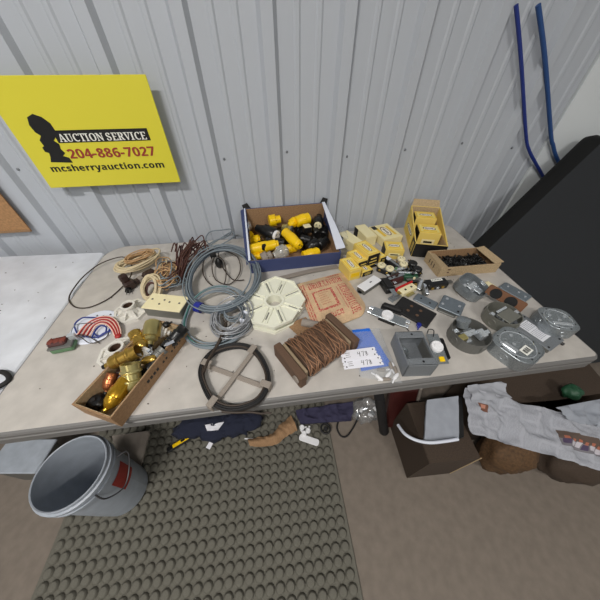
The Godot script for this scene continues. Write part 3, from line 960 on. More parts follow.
func cartons():
	place("plain cream carton leftmost at the back by the blue box", Vector3(0.3381, 0.7400, -0.8959), 0.4054, 0.0503, 0.1166, 0.045, 0)
	place("plain cream carton second from left at the back", Vector3(0.4190, 0.7400, -0.9451), 0.1918, 0.0516, 0.1099, 0.045, 0)
	place("yellow carton with oval label standing taller in the middle of the group", Vector3(0.3637, 0.7400, -0.7766), 0.3457, 0.0570, 0.0935, 0.07, 1)
	place("yellow carton with black end in front of the plain cream cartons", Vector3(0.3239, 0.7400, -0.7551), 0.3360, 0.0490, 0.0778, 0.052, 1)
	place("front left yellow carton nearest the printed paper bag", Vector3(0.2847, 0.7400, -0.7150), 0.2306, 0.0496, 0.0814, 0.046, 2)
	place("yellow carton lying crosswise at right of the small cartons", Vector3(0.4955, 0.7400, -0.8115), -0.2265, 0.0745, 0.0624, 0.045, 3)
	place("wide pale cream carton with black corner label at the back right", Vector3(0.5129, 0.7400, -0.9433), 0.2310, 0.0997, 0.1212, 0.036, 4)
	place("black ended carton low beside the tall oval label carton", Vector3(0.4130, 0.7400, -0.7880), 0.3672, 0.0280, 0.0872, 0.04, 1)
	place("yellow carton with black front low beneath the oval label carton", Vector3(0.3433, 0.7400, -0.7117), 0.3208, 0.0484, 0.0409, 0.022, 1)
	# large open yellow carton
	var o := thing("open_carton", "large open yellow carton with dark oval label and smaller cartons inside", "box", Vector3(0.667, TOP, -0.885), -0.30)
	carton(o, 0.125, 0.235, 0.062, 0.115, 0.004, mats["yellow_card"], mats["kraft_light"])
	var pm := print_mat("carton_print_1", carton_image(4))
	card("label_panel", 0.062, 0.17, pm, o, Vector3(-0.0635, 0.05, -0.02), Vector3(0, 0, PI / 2))
	part("end_band", rot_box(Vector3(-0.0632, 0.034, 0.092), Vector3(0.0014, 0.062, 0.046), 0.0), mats["black_print"], o, "black printed end")
	part("end_band", rot_box(Vector3(0, 0.0315, 0.1184), Vector3(0.123, 0.060, 0.0014), 0.0), mats["black_print"], o, "black printed end")
	part("print_line", rot_box(Vector3(-0.0642, 0.034, 0.098), Vector3(0.0008, 0.045, 0.006), 0.0), mats["yellow_card"], o)
	part("print_line", rot_box(Vector3(-0.0642, 0.034, 0.085), Vector3(0.0008, 0.04, 0.005), 0.0), mats["yellow_card"], o)
	var fl := B.new()
	fl.sheet([PackedVector3Array([Vector3(-0.06, 0.114, -0.117), Vector3(0.06, 0.114, -0.117)]), PackedVector3Array([Vector3(-0.055, 0.140, -0.134), Vector3(0.055, 0.140, -0.134)])], 0.002)
	part("flap", fl, mats["kraft_light"], o, "opened kraft flap")
	var bs := Basis(Vector3.UP, -0.30)
	var c := Vector3(0.667, TOP + 0.006, -0.885)
	small_carton("yellow and white carton at the back inside the large open carton", c + bs * Vector3(-0.008, 0.0, -0.055), -0.30, 0.085, 0.06, 0.098, 3, Vector3.ZERO, "cartons inside the large open carton")
	small_carton("yellow carton lying in front inside the large open carton", c + bs * Vector3(-0.004, 0.0, 0.035), -0.30, 0.085, 0.075, 0.082, 3, Vector3.ZERO, "cartons inside the large open carton")


# ---------------------------------------------------------------- kraft box of screws
func screw_box():
	var o := thing("screw_box", "low open kraft box of black screws near the black panel", "box", Vector3(0.732, TOP, -0.702), -0.01)
	carton(o, 0.24, 0.108, 0.042, 0.046, 0.003, mats["kraft_light"], mats["kraft"])
	var f := B.new()
	f.sheet([PackedVector3Array([Vector3(0.085, 0.046, -0.052), Vector3(0.116, 0.052, -0.052)]), PackedVector3Array([Vector3(0.094, 0.043, 0.052), Vector3(0.128, 0.048, 0.052)])], 0.0015)
	part("flap", f, mats["kraft_light"], o, "right kraft flap folded out")
	var g := B.new()
	g.sheet([PackedVector3Array([Vector3(-0.119, 0.046, -0.052), Vector3(-0.085, 0.032, -0.050)]), PackedVector3Array([Vector3(-0.119, 0.043, 0.052), Vector3(-0.075, 0.028, 0.050)])], 0.0015)
	part("flap", g, mats["kraft_light"], o, "left kraft flap folded in")
	for k in 2: part("stain", rot_box(Vector3(-0.085, 0.032 - 0.013 * k, 0.0542), Vector3(0.010 - 0.002 * k, 0.005, 0.0006), 0.0), mats["maroon_plastic"], o)
	for k in 3: part("print_mark", rot_box(Vector3(-0.1203, 0.022, -0.02 + 0.016 * k), Vector3(0.0006, 0.018, 0.004), 0.0), mats["kraft_dark"], o)
	# heap of screws
	var b := B.new()
	var r := RandomNumberGenerator.new()
	r.seed = 41
	for i in 420:
		var p := Vector3(r.randf_range(-0.10, 0.095), 0, r.randf_range(-0.044, 0.044))
		p.y = 0.008 + r.randf() * (0.020 - 0.25 * absf(p.z) * 0.6)
		var ax := Vector3(r.randf_range(-1, 1), r.randf_range(-0.35, 0.35), r.randf_range(-1, 1))
		lay(b, p, ax)
		b.lathe(PackedVector2Array([Vector2(0.0, -0.008), Vector2(0.0022, -0.006), Vector2(0.0022, 0.006), Vector2(0.005, 0.0065), Vector2(0.004, 0.0085), Vector2(0, 0.009)]), 6)
	b.x = Transform3D.IDENTITY
	b.box(Vector3(-0.002, 0.007, 0), Vector3(0.20, 0.006, 0.092), 0.001)
	solo("screws", b, mats["black_plastic"], "heap of small black screws inside the low kraft box", "screws", Vector3(0.732, TOP, -0.702), -0.01, "", "stuff")

# ---------------------------------------------------------------- kraft box of brass lamp sockets
func lamp_socket(label: String, at: Vector3, axis: Vector3, r: float, h: float, m: Material, capm: Material, kind := 0):
	var o := thing("lamp_socket", label, "lamp socket", at, 0.0, "metal lamp sockets in the kraft box")
	o.basis = basis_along(axis)
	var b := B.new()
	if kind == 0:      # shell with beads, open mouth at the top
		b.lathe(PackedVector2Array([Vector2(0, 0), Vector2(r * 0.35, 0), Vector2(r * 0.42, h * 0.08), Vector2(r * 0.8, h * 0.16), Vector2(r * 0.97, h * 0.24), Vector2(r * 0.97, h * 0.38), Vector2(r * 1.12, h * 0.41), Vector2(r * 1.12, h * 0.46), Vector2(r * 0.92, h * 0.49), Vector2(r * 0.92, h * 0.68), Vector2(r * 1.06, h * 0.72), Vector2(r * 1.06, h * 0.76), Vector2(r * 0.94, h * 0.80), Vector2(r * 0.98, h), Vector2(r * 0.88, h), Vector2(r * 0.88, h * 0.7), Vector2(0, h * 0.7)]), 22)
	elif kind == 1:    # rounded dome with a neck
		b.lathe(PackedVector2Array([Vector2(0, 0), Vector2(r * 0.4, 0), Vector2(r * 0.42, h * 0.12), Vector2(r * 0.75, h * 0.18), Vector2(r * 0.75, h * 0.3), Vector2(r * 0.98, h * 0.34), Vector2(r, h * 0.5), Vector2(r, h * 0.78), Vector2(r * 0.9, h * 0.9), Vector2(r * 0.6, h * 0.98), Vector2(0, h)]), 22)
	else:              # pear shaped with steps
		b.lathe(PackedVector2Array([Vector2(0, 0), Vector2(r * 0.28, 0), Vector2(r * 0.3, h * 0.07), Vector2(r * 0.55, h * 0.12), Vector2(r * 0.85, h * 0.25), Vector2(r * 0.9, h * 0.4), Vector2(r, h * 0.43), Vector2(r, h * 0.62), Vector2(r * 0.9, h * 0.66), Vector2(r * 0.9, h * 0.9), Vector2(r * 0.8, h * 0.96), Vector2(0, h * 0.96)]), 22)
	part("shell", b, m, o)
	var c := B.new()
	c.lathe(PackedVector2Array([Vector2(0, -h * 0.09), Vector2(r * 0.3, -h * 0.09), Vector2(r * 0.34, 0.001), Vector2(0, 0.001)]), 14)
	part("cap", c, capm, o)
	var s := B.new()
	s.lathe(PackedVector2Array([Vector2(0, h * 0.70), Vector2(r * 0.6, h * 0.70), Vector2(r * 0.6, h * 0.74), Vector2(0, h * 0.74)]), 14)
	part("contact", s, mats["copper"], o)

func brass_box():
	var o := thing("socket_box", "long open kraft box of brass lamp sockets at table's front left", "box", Vector3(-0.3725, TOP, -0.3845), 1.1545)
	carton(o, 0.262, 0.108, 0.05, 0.05, 0.003, mats["kraft"], mats["kraft_light"])
	var hw: float = 0.108 / 2.0
	for k in 12:
		if k == 4 or k == 7: continue
		part("stamp_mark", rot_box(Vector3(-0.03 + 0.0115 * k, 0.026, hw + 0.0004), Vector3(0.007 if k < 4 else 0.005, 0.008 if k < 4 else 0.006, 0.0008), 0.0), mats["black_print"], o)
	var Br: Material = mats["brass"]
	var K: Material = mats["black_plastic"]
	var a := Vector3(-0.4461, 0.7800, -0.3846)
	lamp_socket("brass lamp socket lying with its open mouth to upper right", a, Vector3(-0.3824, 0.7950, -0.4022) - a, 0.0195, 0.085, Br, K, 0)
	a = Vector3(-0.3606, 0.7700, -0.4446)
	lamp_socket("tallest pale brass socket standing at the back of kraft box", a, Vector3(-0.3608, 0.7900, -0.5036) - a, 0.023, 0.075, mats["brass_pale"], K, 1)
	a = Vector3(-0.3656, 0.7700, -0.4256)
	lamp_socket("small ribbed brass socket left of the tallest pale one", a, Vector3(-0.4037, 0.7850, -0.4770) - a, 0.0175, 0.07, Br, K, 0)
	a = Vector3(-0.3664, 0.7600, -0.3123)
	lamp_socket("pale greenish brass socket in the middle of the kraft box", a, Vector3(-0.3657, 0.8000, -0.3515) - a, 0.0225, 0.072, mats["brass_pale"], K, 0)
	a = Vector3(-0.4084, 0.7700, -0.2712)
	lamp_socket("shiny golden pear shaped socket at the kraft box's front end", a, Vector3(-0.3814, 0.7850, -0.3175) - a, 0.020, 0.080, mats["gold"], mats["brass_pale"], 2)
	a = Vector3(-0.4285, 0.7650, -0.3207)
	lamp_socket("small copper coloured socket behind the golden one", a, Vector3(-0.4201, 0.7800, -0.3482) - a, 0.014, 0.046, mats["copper"], K, 2)
	a = Vector3(-0.4240, 0.7600, -0.3759)
	lamp_socket("brown shelled socket between the lying brass and copper sockets", a, Vector3(-0.3887, 0.7700, -0.3439) - a, 0.014, 0.05, mats["brown_plastic"], K, 0)
	a = Vector3(-0.3573, 0.7600, -0.3504)
	lamp_socket("small black socket by the kraft box's stamped side", a, Vector3(-0.3396, 0.7700, -0.3706) - a, 0.014, 0.055, K, K, 2)
	a = Vector3(-0.3649, 0.7750, -0.3885)
	lamp_socket("small brass socket below the ribbed brass one", a, Vector3(-0.3405, 0.7800, -0.3882) - a, 0.012, 0.045, Br, K, 1)
	# dark and white bits
	var kn := thing("knob", "black round knob in the kraft box's front left corner", "knob", Vector3(-0.4483, 0.7440, -0.3029), 0.2)
	var kb := B.new()
	kb.lathe(PackedVector2Array([Vector2(0, 0), Vector2(0.016, 0), Vector2(0.021, 0.006), Vector2(0.021, 0.014), Vector2(0.014, 0.021), Vector2(0, 0.023)]), 20)
	part("body", kb, K, kn)
	var ks := B.new()
	ks.lathe(PackedVector2Array([Vector2(0, 0.022), Vector2(0.006, 0.022), Vector2(0.005, 0.026), Vector2(0, 0.026)]), 12)
	part("shaft", ks, mats["black_rubber"], kn)
	a = Vector3(-0.4094, 0.7600, -0.3491)
	lamp_socket("dark blue plastic socket under the lying brass one", a, Vector3(-0.3881, 0.7700, -0.3629) - a, 0.015, 0.05, mats["blue_nut"], K, 0)
	a = Vector3(-0.3262, 0.7700, -0.4140)
	lamp_socket("black lamp socket lying along the kraft box's long side", a, Vector3(-0.2822, 0.7850, -0.4645) - a, 0.016, 0.09, K, K, 0)
	a = Vector3(-0.3464, 0.7700, -0.3773)
	lamp_socket("black and steel socket in the middle of the kraft box", a, Vector3(-0.3240, 0.7800, -0.4011) - a, 0.0145, 0.055, mats["steel_dull"], K, 0)
	a = Vector3(-0.3776, 0.7620, -0.3950)
	lamp_socket("white porcelain socket in the middle of the kraft box", a, Vector3(-0.3649, 0.7680, -0.4204) - a, 0.017, 0.04, mats["porcelain"], mats["steel"], 0)
	a = Vector3(-0.3256, 0.7520, -0.4956)
	lamp_socket("white porcelain socket at the kraft box's far end", a, Vector3(-0.3481, 0.7620, -0.4983) - a, 0.02, 0.05, mats["porcelain"], mats["steel"], 1)
	for i in 5:
		var p: Vector3 = [Vector3(-0.3639, 0.7560, -0.3998), Vector3(-0.3447, 0.7600, -0.4010), Vector3(-0.3530, 0.7640, -0.4183), Vector3(-0.3626, 0.7560, -0.3700), Vector3(-0.3775, 0.7520, -0.2999)][i]
		var s := thing("screw_terminal", ["shiny chrome fitting nearest the white porcelain socket", "shiny chrome fitting beside the black and steel socket", "shiny chrome fitting below the tallest pale socket", "shiny chrome fitting by the box's stamped side", "shiny chrome fitting beside the golden socket"][i], "fitting", p, i * 0.9, "chrome fittings in the kraft box")
		var b := B.new()
		b.lathe(PackedVector2Array([Vector2(0, 0), Vector2(0.009, 0), Vector2(0.009, 0.009), Vector2(0.006, 0.012), Vector2(0.006, 0.018), Vector2(0, 0.019)]), 6)
		part("body", b, mats["steel_bright"], s)
		part("lug", rot_box(Vector3(0.014, 0.004, 0), Vector3(0.016, 0.003, 0.008), 0.0006), mats["steel_bright"], s)
	var cl := thing("tape_strip", "light blue plastic strip across the black lamp socket", "strip", Vector3(-0.2954, 0.7920, -0.4271), 0.5)
	part("strip", rot_box(Vector3.ZERO, Vector3(0.022, 0.002, 0.010), 0.0005), mats["paper_grey"], cl)
	# small black cap hanging over the far rim
	var cap := thing("cap", "small black cap on the far rim of kraft box", "cap", Vector3(-0.3202, 0.7880, -0.4925), 0.7)
	var cb := B.new()
	cb.lathe(PackedVector2Array([Vector2(0, 0), Vector2(0.008, 0), Vector2(0.009, 0.01), Vector2(0.005, 0.014), Vector2(0, 0.014)]), 14)
	part("body", cb, K, cap)
	part("tab", rot_box(Vector3(0.012, 0.004, 0), Vector3(0.012, 0.003, 0.005), 0.0006), K, cap)

# ---------------------------------------------------------------- white octagonal reel
func reel_white():
	var o := thing("octagonal_reel", "large cream plastic octagonal reel of two flat plates", "reel", Vector3(-0.0109, 0.7400, -0.6017), 0.0)
	var c := Vector3(-0.0109, 0.7400, -0.6017)
	var top := PackedVector3Array([Vector3(0.0005, 0.7740, -0.6943), Vector3(0.0653, 0.7740, -0.6579), Vector3(0.0923, 0.7740, -0.5634), Vector3(0.0423, 0.7740, -0.4834), Vector3(-0.0164, 0.7740, -0.4582), Vector3(-0.0804, 0.7740, -0.4877), Vector3(-0.1097, 0.7740, -0.5761), Vector3(-0.0711, 0.7740, -0.6544)])
	var poly := PackedVector2Array()
	for p in top: poly.append(Vector2(p.x - c.x, p.z - c.z))
	var cen := Vector2.ZERO
	for p in poly: cen += p / 8.0
	for i in 8: poly[i] -= cen
	o.position = Vector3(c.x + cen.x, TOP, c.z + cen.y)
	var m: Material = mats["cream_plastic"]
	for lv in [[0.0, 0.006, "lower_plate"], [0.024, 0.030, "upper_plate"]]:
		var b := B.new()
		b.ring(poly, circle_like(poly, 0.026), lv[0], lv[1])
		var pl := part(lv[2], b, m, o)
		var rim := B.new()
		rim.ring(scaled(poly, 1.0), scaled(poly, 0.955), lv[1], lv[1] + 0.004)
		part("rim", rim, m, pl)
		if lv[2] == "upper_plate":
			for k in 8:
				var a := (poly[k] + poly[(k + 1) % 8]).angle() if k % 1 == 0 else 0.0
				for s in [-1, 1]:
					var r := B.new()
					r.x = Transform3D(Basis(Vector3.UP, -a), Vector3(0, lv[1], 0))
					r.box(Vector3(0.066, 0.002, s * 0.007), Vector3(0.064, 0.006, 0.005), 0.001)
					part("rib", r, m, pl)
				# slots along the ribs
				var sl := B.new()
				sl.x = Transform3D(Basis(Vector3.UP, -a), Vector3(0, lv[1], 0))
				sl.box(Vector3(0.068, 0.0003, 0), Vector3(0.05 if k % 2 else 0.03, 0.0008, 0.0035), 0.0)
				part("slot", sl, mats["steel_dull"], pl)
	var hub := B.new()
	hub.lathe(PackedVector2Array([Vector2(0.024, 0.029), Vector2(0.024, 0.003), Vector2(0.034, 0.003), Vector2(0.034, 0.029)]), 24)
	part("hub", hub, m, o)
	var ring := B.new()
	ring.lathe(PackedVector2Array([Vector2(0.034, 0.030), Vector2(0.034, 0.0335), Vector2(0.0255, 0.0335), Vector2(0.0255, 0.026)]), 24)
	part("hub_rim", ring, m, o)

func circle_like(poly: PackedVector2Array, r: float) -> PackedVector2Array:
	var o := PackedVector2Array()
	for p in poly: o.append(p.normalized() * r)
	return o

func scaled(poly: PackedVector2Array, k: float) -> PackedVector2Array:
	var o := PackedVector2Array()
	for p in poly: o.append(p * k)
	return o

# ---------------------------------------------------------------- printed kraft paper bag
func bag_image() -> Image:
	var im := Image.create(256, 256, false, Image.FORMAT_RGB8)
	var base := Color(0.80, 0.68, 0.54)
	var n := FastNoiseLite.new()
	n.seed = 2
	n.frequency = 0.02
	for y in 256:
		for x in 256:
			im.set_pixel(x, y, base * (1.0 + 0.10 * n.get_noise_2d(x, y)))
	var red := Color(0.70, 0.24, 0.24)
	var r := RandomNumberGenerator.new()
	r.seed = 77
	var letters := func(x0: int, y0: int, w: int, h: int, num: int, vertical: bool):
		# worn block letters that can no longer be read
		for k in num:
			var px: int = x0 + (0 if vertical else k * w / num)
			var py: int = y0 + (k * h / num if vertical else 0)
			var cw: int = (w if vertical else w / num) - 3
			var ch: int = (h / num if vertical else h) - 3
			var st := maxi(4, mini(cw, ch) / 3)
			var kind := r.randi_range(0, 4)
			if r.randf() < 0.5: im.fill_rect(Rect2i(px + r.randi_range(0, cw - st), py + r.randi_range(0, ch / 2), st, ch / 2), red)
			im.fill_rect(Rect2i(px, py, st, ch), red)
			if kind != 1: im.fill_rect(Rect2i(px + cw - st, py, st, ch), red)
			if kind != 2: im.fill_rect(Rect2i(px, py, cw, st), red)
			if kind == 3 or kind == 0: im.fill_rect(Rect2i(px, py + ch / 2, cw, st), red)
			if kind != 3: im.fill_rect(Rect2i(px, py + ch - st, cw, st), red)
	for k in 3: im.fill_rect(Rect2i(2 + k * 9, 20, 5, 226), red.lerp(base, 0.15))
	letters.call(40, 30, 176, 44, 9, false)
	for k in [[44, 88, 98, 7], [44, 178, 98, 10], [44, 88, 7, 96], [132, 88, 12, 96]]: im.fill_rect(Rect2i(k[0], k[1], k[2], k[3]), red)
	for k in 6: im.fill_rect(Rect2i(68, 102 + k * 11, 52 - (k * 17) % 20, 5), Color(0.74, 0.52, 0.40))
	letters.call(178, 86, 46, 156, 9, true)
	im.fill_rect(Rect2i(166, 92, 4, 120), red.lerp(base, 0.3))
	letters.call(76, 206, 70, 22, 4, false)
	letters.call(150, 4, 80, 16, 6, false)
	for i in 5200:    # wear
		im.fill_rect(Rect2i(r.randi_range(0, 250), r.randi_range(0, 250), r.randi_range(1, 4), r.randi_range(1, 3)), base * r.randf_range(0.9, 1.08))
	return im

func paper_bag():
	var o := thing("paper_bag", "flat kraft paper bag with worn red printing", "bag", Vector3.ZERO)
	# corners seen from above, the bag bulges a little in the middle
	var A := Vector3(0.0776, 0.7600, -0.6727)
	var Bc := Vector3(0.2602, 0.7600, -0.7195)
	var C := Vector3(0.3000, 0.7600, -0.5042)
	var D := Vector3(0.1057, 0.7600, -0.4401)
	var n := FastNoiseLite.new()
	n.seed = 12
	n.frequency = 14.0
	var rows := []
	var N := 22
	for i in N + 1:
		var u := float(i) / N
		var row := PackedVector3Array()
		for j in N + 1:
			var v := float(j) / N
			var p := A.lerp(Bc, v).lerp(D.lerp(C, v), u)
			# clipped lower right corner
			if u > 0.8 and v > 0.8: p = p.lerp(A.lerp(C, 0.86), (u - 0.8) * (v - 0.8) * 14.0)
			var e := minf(minf(u, 1 - u), minf(v, 1 - v))
			p.y = TOP + 0.005 + 0.017 * smoothstep(0.0, 0.2, e) + 0.0022 * n.get_noise_2d(p.x, p.z)
			row.append(p)
		rows.append(row)
	var b := B.new()
	var low := []
	for row in rows:
		var q := PackedVector3Array()
		for p in row: q.append(p - Vector3(0, 0.0006, 0))
		low.append(q)
	b.sheet(low, 0.003)
	part("paper", b, mats["kraft_light"], o)
	printed_sheet("printed_face", rows, print_mat("bag_print", bag_image(), 0.85), o)
	# the bag's rolled tail and a grey roll beneath it
	var t := thing("kraft_scrap", "tan kraft paper scrap between cream reel and copper wire winder", "paper", Vector3(0.0715, 0.7400, -0.4721), 0.5)
	var tb := B.new()
	tb.sheet([PackedVector3Array([Vector3(-0.035, 0.006, -0.03), Vector3(0.0, 0.012, -0.028), Vector3(0.03, 0.008, -0.026)]), PackedVector3Array([Vector3(-0.03, 0.004, 0.02), Vector3(0.0, 0.008, 0.022), Vector3(0.028, 0.004, 0.018)])], 0.003)
	part("sheet", tb, mats["kraft"], t)
	var g := B.new()
	lay(g, Vector3(0.0698, 0.7560, -0.4831), Vector3(0.1162, 0.7560, -0.4631) - Vector3(0.0698, 0.7560, -0.4831))
	g.lathe(PackedVector2Array([Vector2(0, 0), Vector2(0.0125, 0), Vector2(0.0125, 0.045), Vector2(0.013, 0.046), Vector2(0.013, 0.056), Vector2(0, 0.056)]), 18)
	solo("grey_tube", g, mats["wood_grey"], "short grey tube between the paper bag and copper wire winder", "tube")
	# grey cloth strip behind the bag
	var s := B.new()
	var P := PackedVector3Array([Vector3(-0.0452, 0.7460, -0.7054), Vector3(0.0384, 0.7480, -0.7271), Vector3(0.1382, 0.7480, -0.7511), Vector3(0.2461, 0.7460, -0.7688)])
	var r0 := PackedVector3Array()
	var r1 := PackedVector3Array()
	for p in curve(P, false, 6):
		r0.append(p)
		r1.append(p + Vector3(0.006, 0.002, 0.022))
	s.sheet([r0, r1], 0.003)
	solo("cloth_strip", s, mats["wood_grey"], "dull grey flat strip along the front of blue box", "strip")

# ---------------------------------------------------------------- copper wire on a wooden winder
func copper_reel():
	var P := Vector3(0.0173, 0.7400, -0.3378)
	var Q := Vector3(0.1772, 0.7400, -0.4255)
	var ax := Q - P
	var L := ax.length()
	var o := thing("wire_winder", "wooden winder wound with dull copper wire", "wire reel", (P + Q) / 2, atan2(-ax.z, ax.x))
	o.position.y = TOP
	var hw := 0.062
	for s in [-1, 1]:
		part("end_board", rot_box(Vector3(s * L / 2, 0.024, 0), Vector3(0.021, 0.048, hw * 2), 0.0025), mats["wood_old"], o)
		part("inner_board", rot_box(Vector3(s * (L / 2 - 0.0165), 0.022, 0), Vector3(0.009, 0.044, hw * 1.7), 0.002), mats["wood_pale"], o)
	for s in [-1, 1]:
		part("slat", rot_box(Vector3(0, 0.025, s * 0.030), Vector3(L - 0.02, 0.020, 0.016), 0.002), mats["wood_old"], o)
	# the windings: many turns side by side round a flat core
	var r := RandomNumberGenerator.new()
	r.seed = 8
	var span := L - 0.046
	for layer in 3:
		var path := PackedVector3Array()
		var turns: int = [80, 44, 22][layer]
		for i in turns * 20:
			var u := float(i) / 20.0
			var a := TAU * u
			var jj := sin(u * 1.7 + layer) * 0.0012 + sin(u * 0.37) * 0.0015
			var xx := -span / 2 + span * u / turns + (0.006 * sin(u * 0.9) if layer else 0.0)
			xx = clampf(xx + (0.003 + 0.004 * layer) * sin(a + u * (0.6 + 1.7 * layer)), -span / 2, span / 2)
			var ca := cos(a)
			var sa := sin(a)
			var rz := 0.053 + layer * 0.0022 + jj
			var ry := 0.0225 + layer * 0.0022 + jj
			var yy := 0.027 + signf(sa) * ry * pow(absf(sa), 0.6)
			path.append(Vector3(xx, maxf(yy, 0.003), signf(ca) * rz * pow(absf(ca), 0.75)))
		var b := B.new()
		b.tube(path, 0.0013, 4)
		part("winding", b, mats["copper_wire_light"] if layer == 2 else mats["copper_wire" if layer == 0 else "copper_mid"], o)
	var core := B.new()
	core.box(Vector3(0, 0.026, 0), Vector3(span, 0.040, 0.096), 0.012)
	part("wire_core", core, mats["copper_wire"], o)
	# short knob on the near end
	var kb := B.new()
	lay(kb, Vector3(-L / 2 - 0.0105, 0.026, 0.045), Vector3(-1, 0, 0))
	kb.lathe(PackedVector2Array([Vector2(0.011, 0), Vector2(0.011, 0.004), Vector2(0.007, 0.004), Vector2(0.007, 0.001), Vector2(0, 0.001)]), 14)
	part("grommet", kb, mats["wood_grey"], o)

# ---------------------------------------------------------------- black tape ring on crossed slats
func ring_spool():
	var c := Vector3(-0.1269, 0.7400, -0.3305)
	var o := thing("cable_ring", "dark cable coiled in a ring on two crossed wooden slats", "cable reel", Vector3(c.x, TOP, c.z), 0.0)
	var prng := RandomNumberGenerator.new()
	prng.seed = 3
	var pts := []
	var outline := PackedVector3Array([Vector3(-0.2190, 0.7500, -0.3374), Vector3(-0.2150, 0.7500, -0.3869), Vector3(-0.1815, 0.7500, -0.4230), Vector3(-0.1175, 0.7500, -0.4300), Vector3(-0.0664, 0.7500, -0.3995), Vector3(-0.0380, 0.7500, -0.3423), Vector3(-0.0350, 0.7500, -0.2941), Vector3(-0.0585, 0.7500, -0.2539), Vector3(-0.0983, 0.7500, -0.2380), Vector3(-0.1421, 0.7500, -0.2403), Vector3(-0.1841, 0.7500, -0.2681)])
	for k in 9:
		var off := Vector3(0, 0, 0)
		var row: int = k / 3
		var col: int = k % 3
		var cl := curve(outline, true, 8)
		var q := PackedVector3Array()
		for p in cl:
			var d := (p - c)
			d.y = 0
			var l := d.length()
			var e := d.normalized() * (l - 0.004 - 0.0048 * col)
			q.append(Vector3(e.x, 0.009 + 0.0048 * row + 0.0006 * sin(l * 200 + k), e.z))
		var b := B.new()
		b.tube(q, 0.0027, 6, true)
		part("turn", b, mats["black_rubber"] if k % 4 else mats["cord_dark"], o)
	var ends := [[Vector3(-0.2054, 0.7500, -0.3749), Vector3(-0.0427, 0.7500, -0.2898)], [Vector3(-0.0776, 0.7500, -0.4043), Vector3(-0.1762, 0.7500, -0.2599)]]
	for i in 2:
		var a: Vector3 = ends[i][0] - c
		var e: Vector3 = ends[i][1] - c
		var mid := (a + e) / 2
		var dir := e - a
		dir.y = 0
		var bs := Basis(Vector3.UP, atan2(-dir.z, dir.x))
		var b := B.new()
		b.x = Transform3D(bs, Vector3(mid.x, 0.0035 + i * 0.0045, mid.z))
		b.box(Vector3.ZERO, Vector3(dir.length(), 0.0045, 0.0125), 0.001)
		part("slat", b, mats["wood_grey"], o)
		for s in [-1, 1]:
			var cb := B.new()
			cb.x = Transform3D(bs, Vector3(mid.x, 0.0, mid.z))
			cb.box(Vector3(s * (dir.length() / 2 - 0.006), 0.0235, 0), Vector3(0.026, 0.004, 0.017), 0.001)
			cb.box(Vector3(s * (dir.length() / 2 + 0.006), 0.013, 0), Vector3(0.004, 0.024, 0.017), 0.001)
			part("clip", cb, mats["wood_grey"], o)
	# loose tails: one off the near edge of the table, one frayed at the back left
	var t := B.new()
	var tail := PackedVector3Array([Vector3(-0.1510, 0.7520, -0.2430), Vector3(-0.1186, 0.7520, -0.2365), Vector3(-0.0867, 0.7500, -0.2342), Vector3(-0.0597, 0.7440, -0.2294)])
	var q := PackedVector3Array()
	for p in tail: q.append(p - c)
	for p in q.size(): q[p].y = tail[p].y - TOP
	q.append(Vector3(q[3].x + 0.012, 0.003, q[3].z - 0.001))
	q.append(Vector3(q[3].x + 0.022, 0.003, q[3].z + 0.002))
	t.tube(curve(q, false, 6), 0.0032, 6, false, 0.0022)
	part("tail", t, mats["cord_dark"], o)
	var t2 := B.new()
	var up := PackedVector3Array([Vector3(-0.2013, 0.7680, -0.3422), Vector3(-0.1960, 0.7660, -0.3747), Vector3(-0.1838, 0.7600, -0.4149), Vector3(-0.1724, 0.7620, -0.4426), Vector3(-0.1635, 0.7640, -0.4762), Vector3(-0.1601, 0.7620, -0.5004)])
	var q2 := PackedVector3Array()
	for p in up: q2.append(Vector3(p.x - c.x, p.y - TOP, p.z - c.z))
	t2.tube(curve(q2, false, 6), 0.0034, 6, false, 0.006)
	for k in 3: t2.tube(PackedVector3Array([q2[5], q2[5] + Vector3(0.012 * (k - 1), 0.004, -0.022)]), 0.0018, 5)
	part("tail", t2, mats["cord_dark"], o, "frayed tail end")

# ---------------------------------------------------------------- coils of cable
func off(pts: PackedVector3Array, d: Vector3) -> PackedVector3Array:
	var o := PackedVector3Array()
	for p in pts: o.append(p + d)
	return o

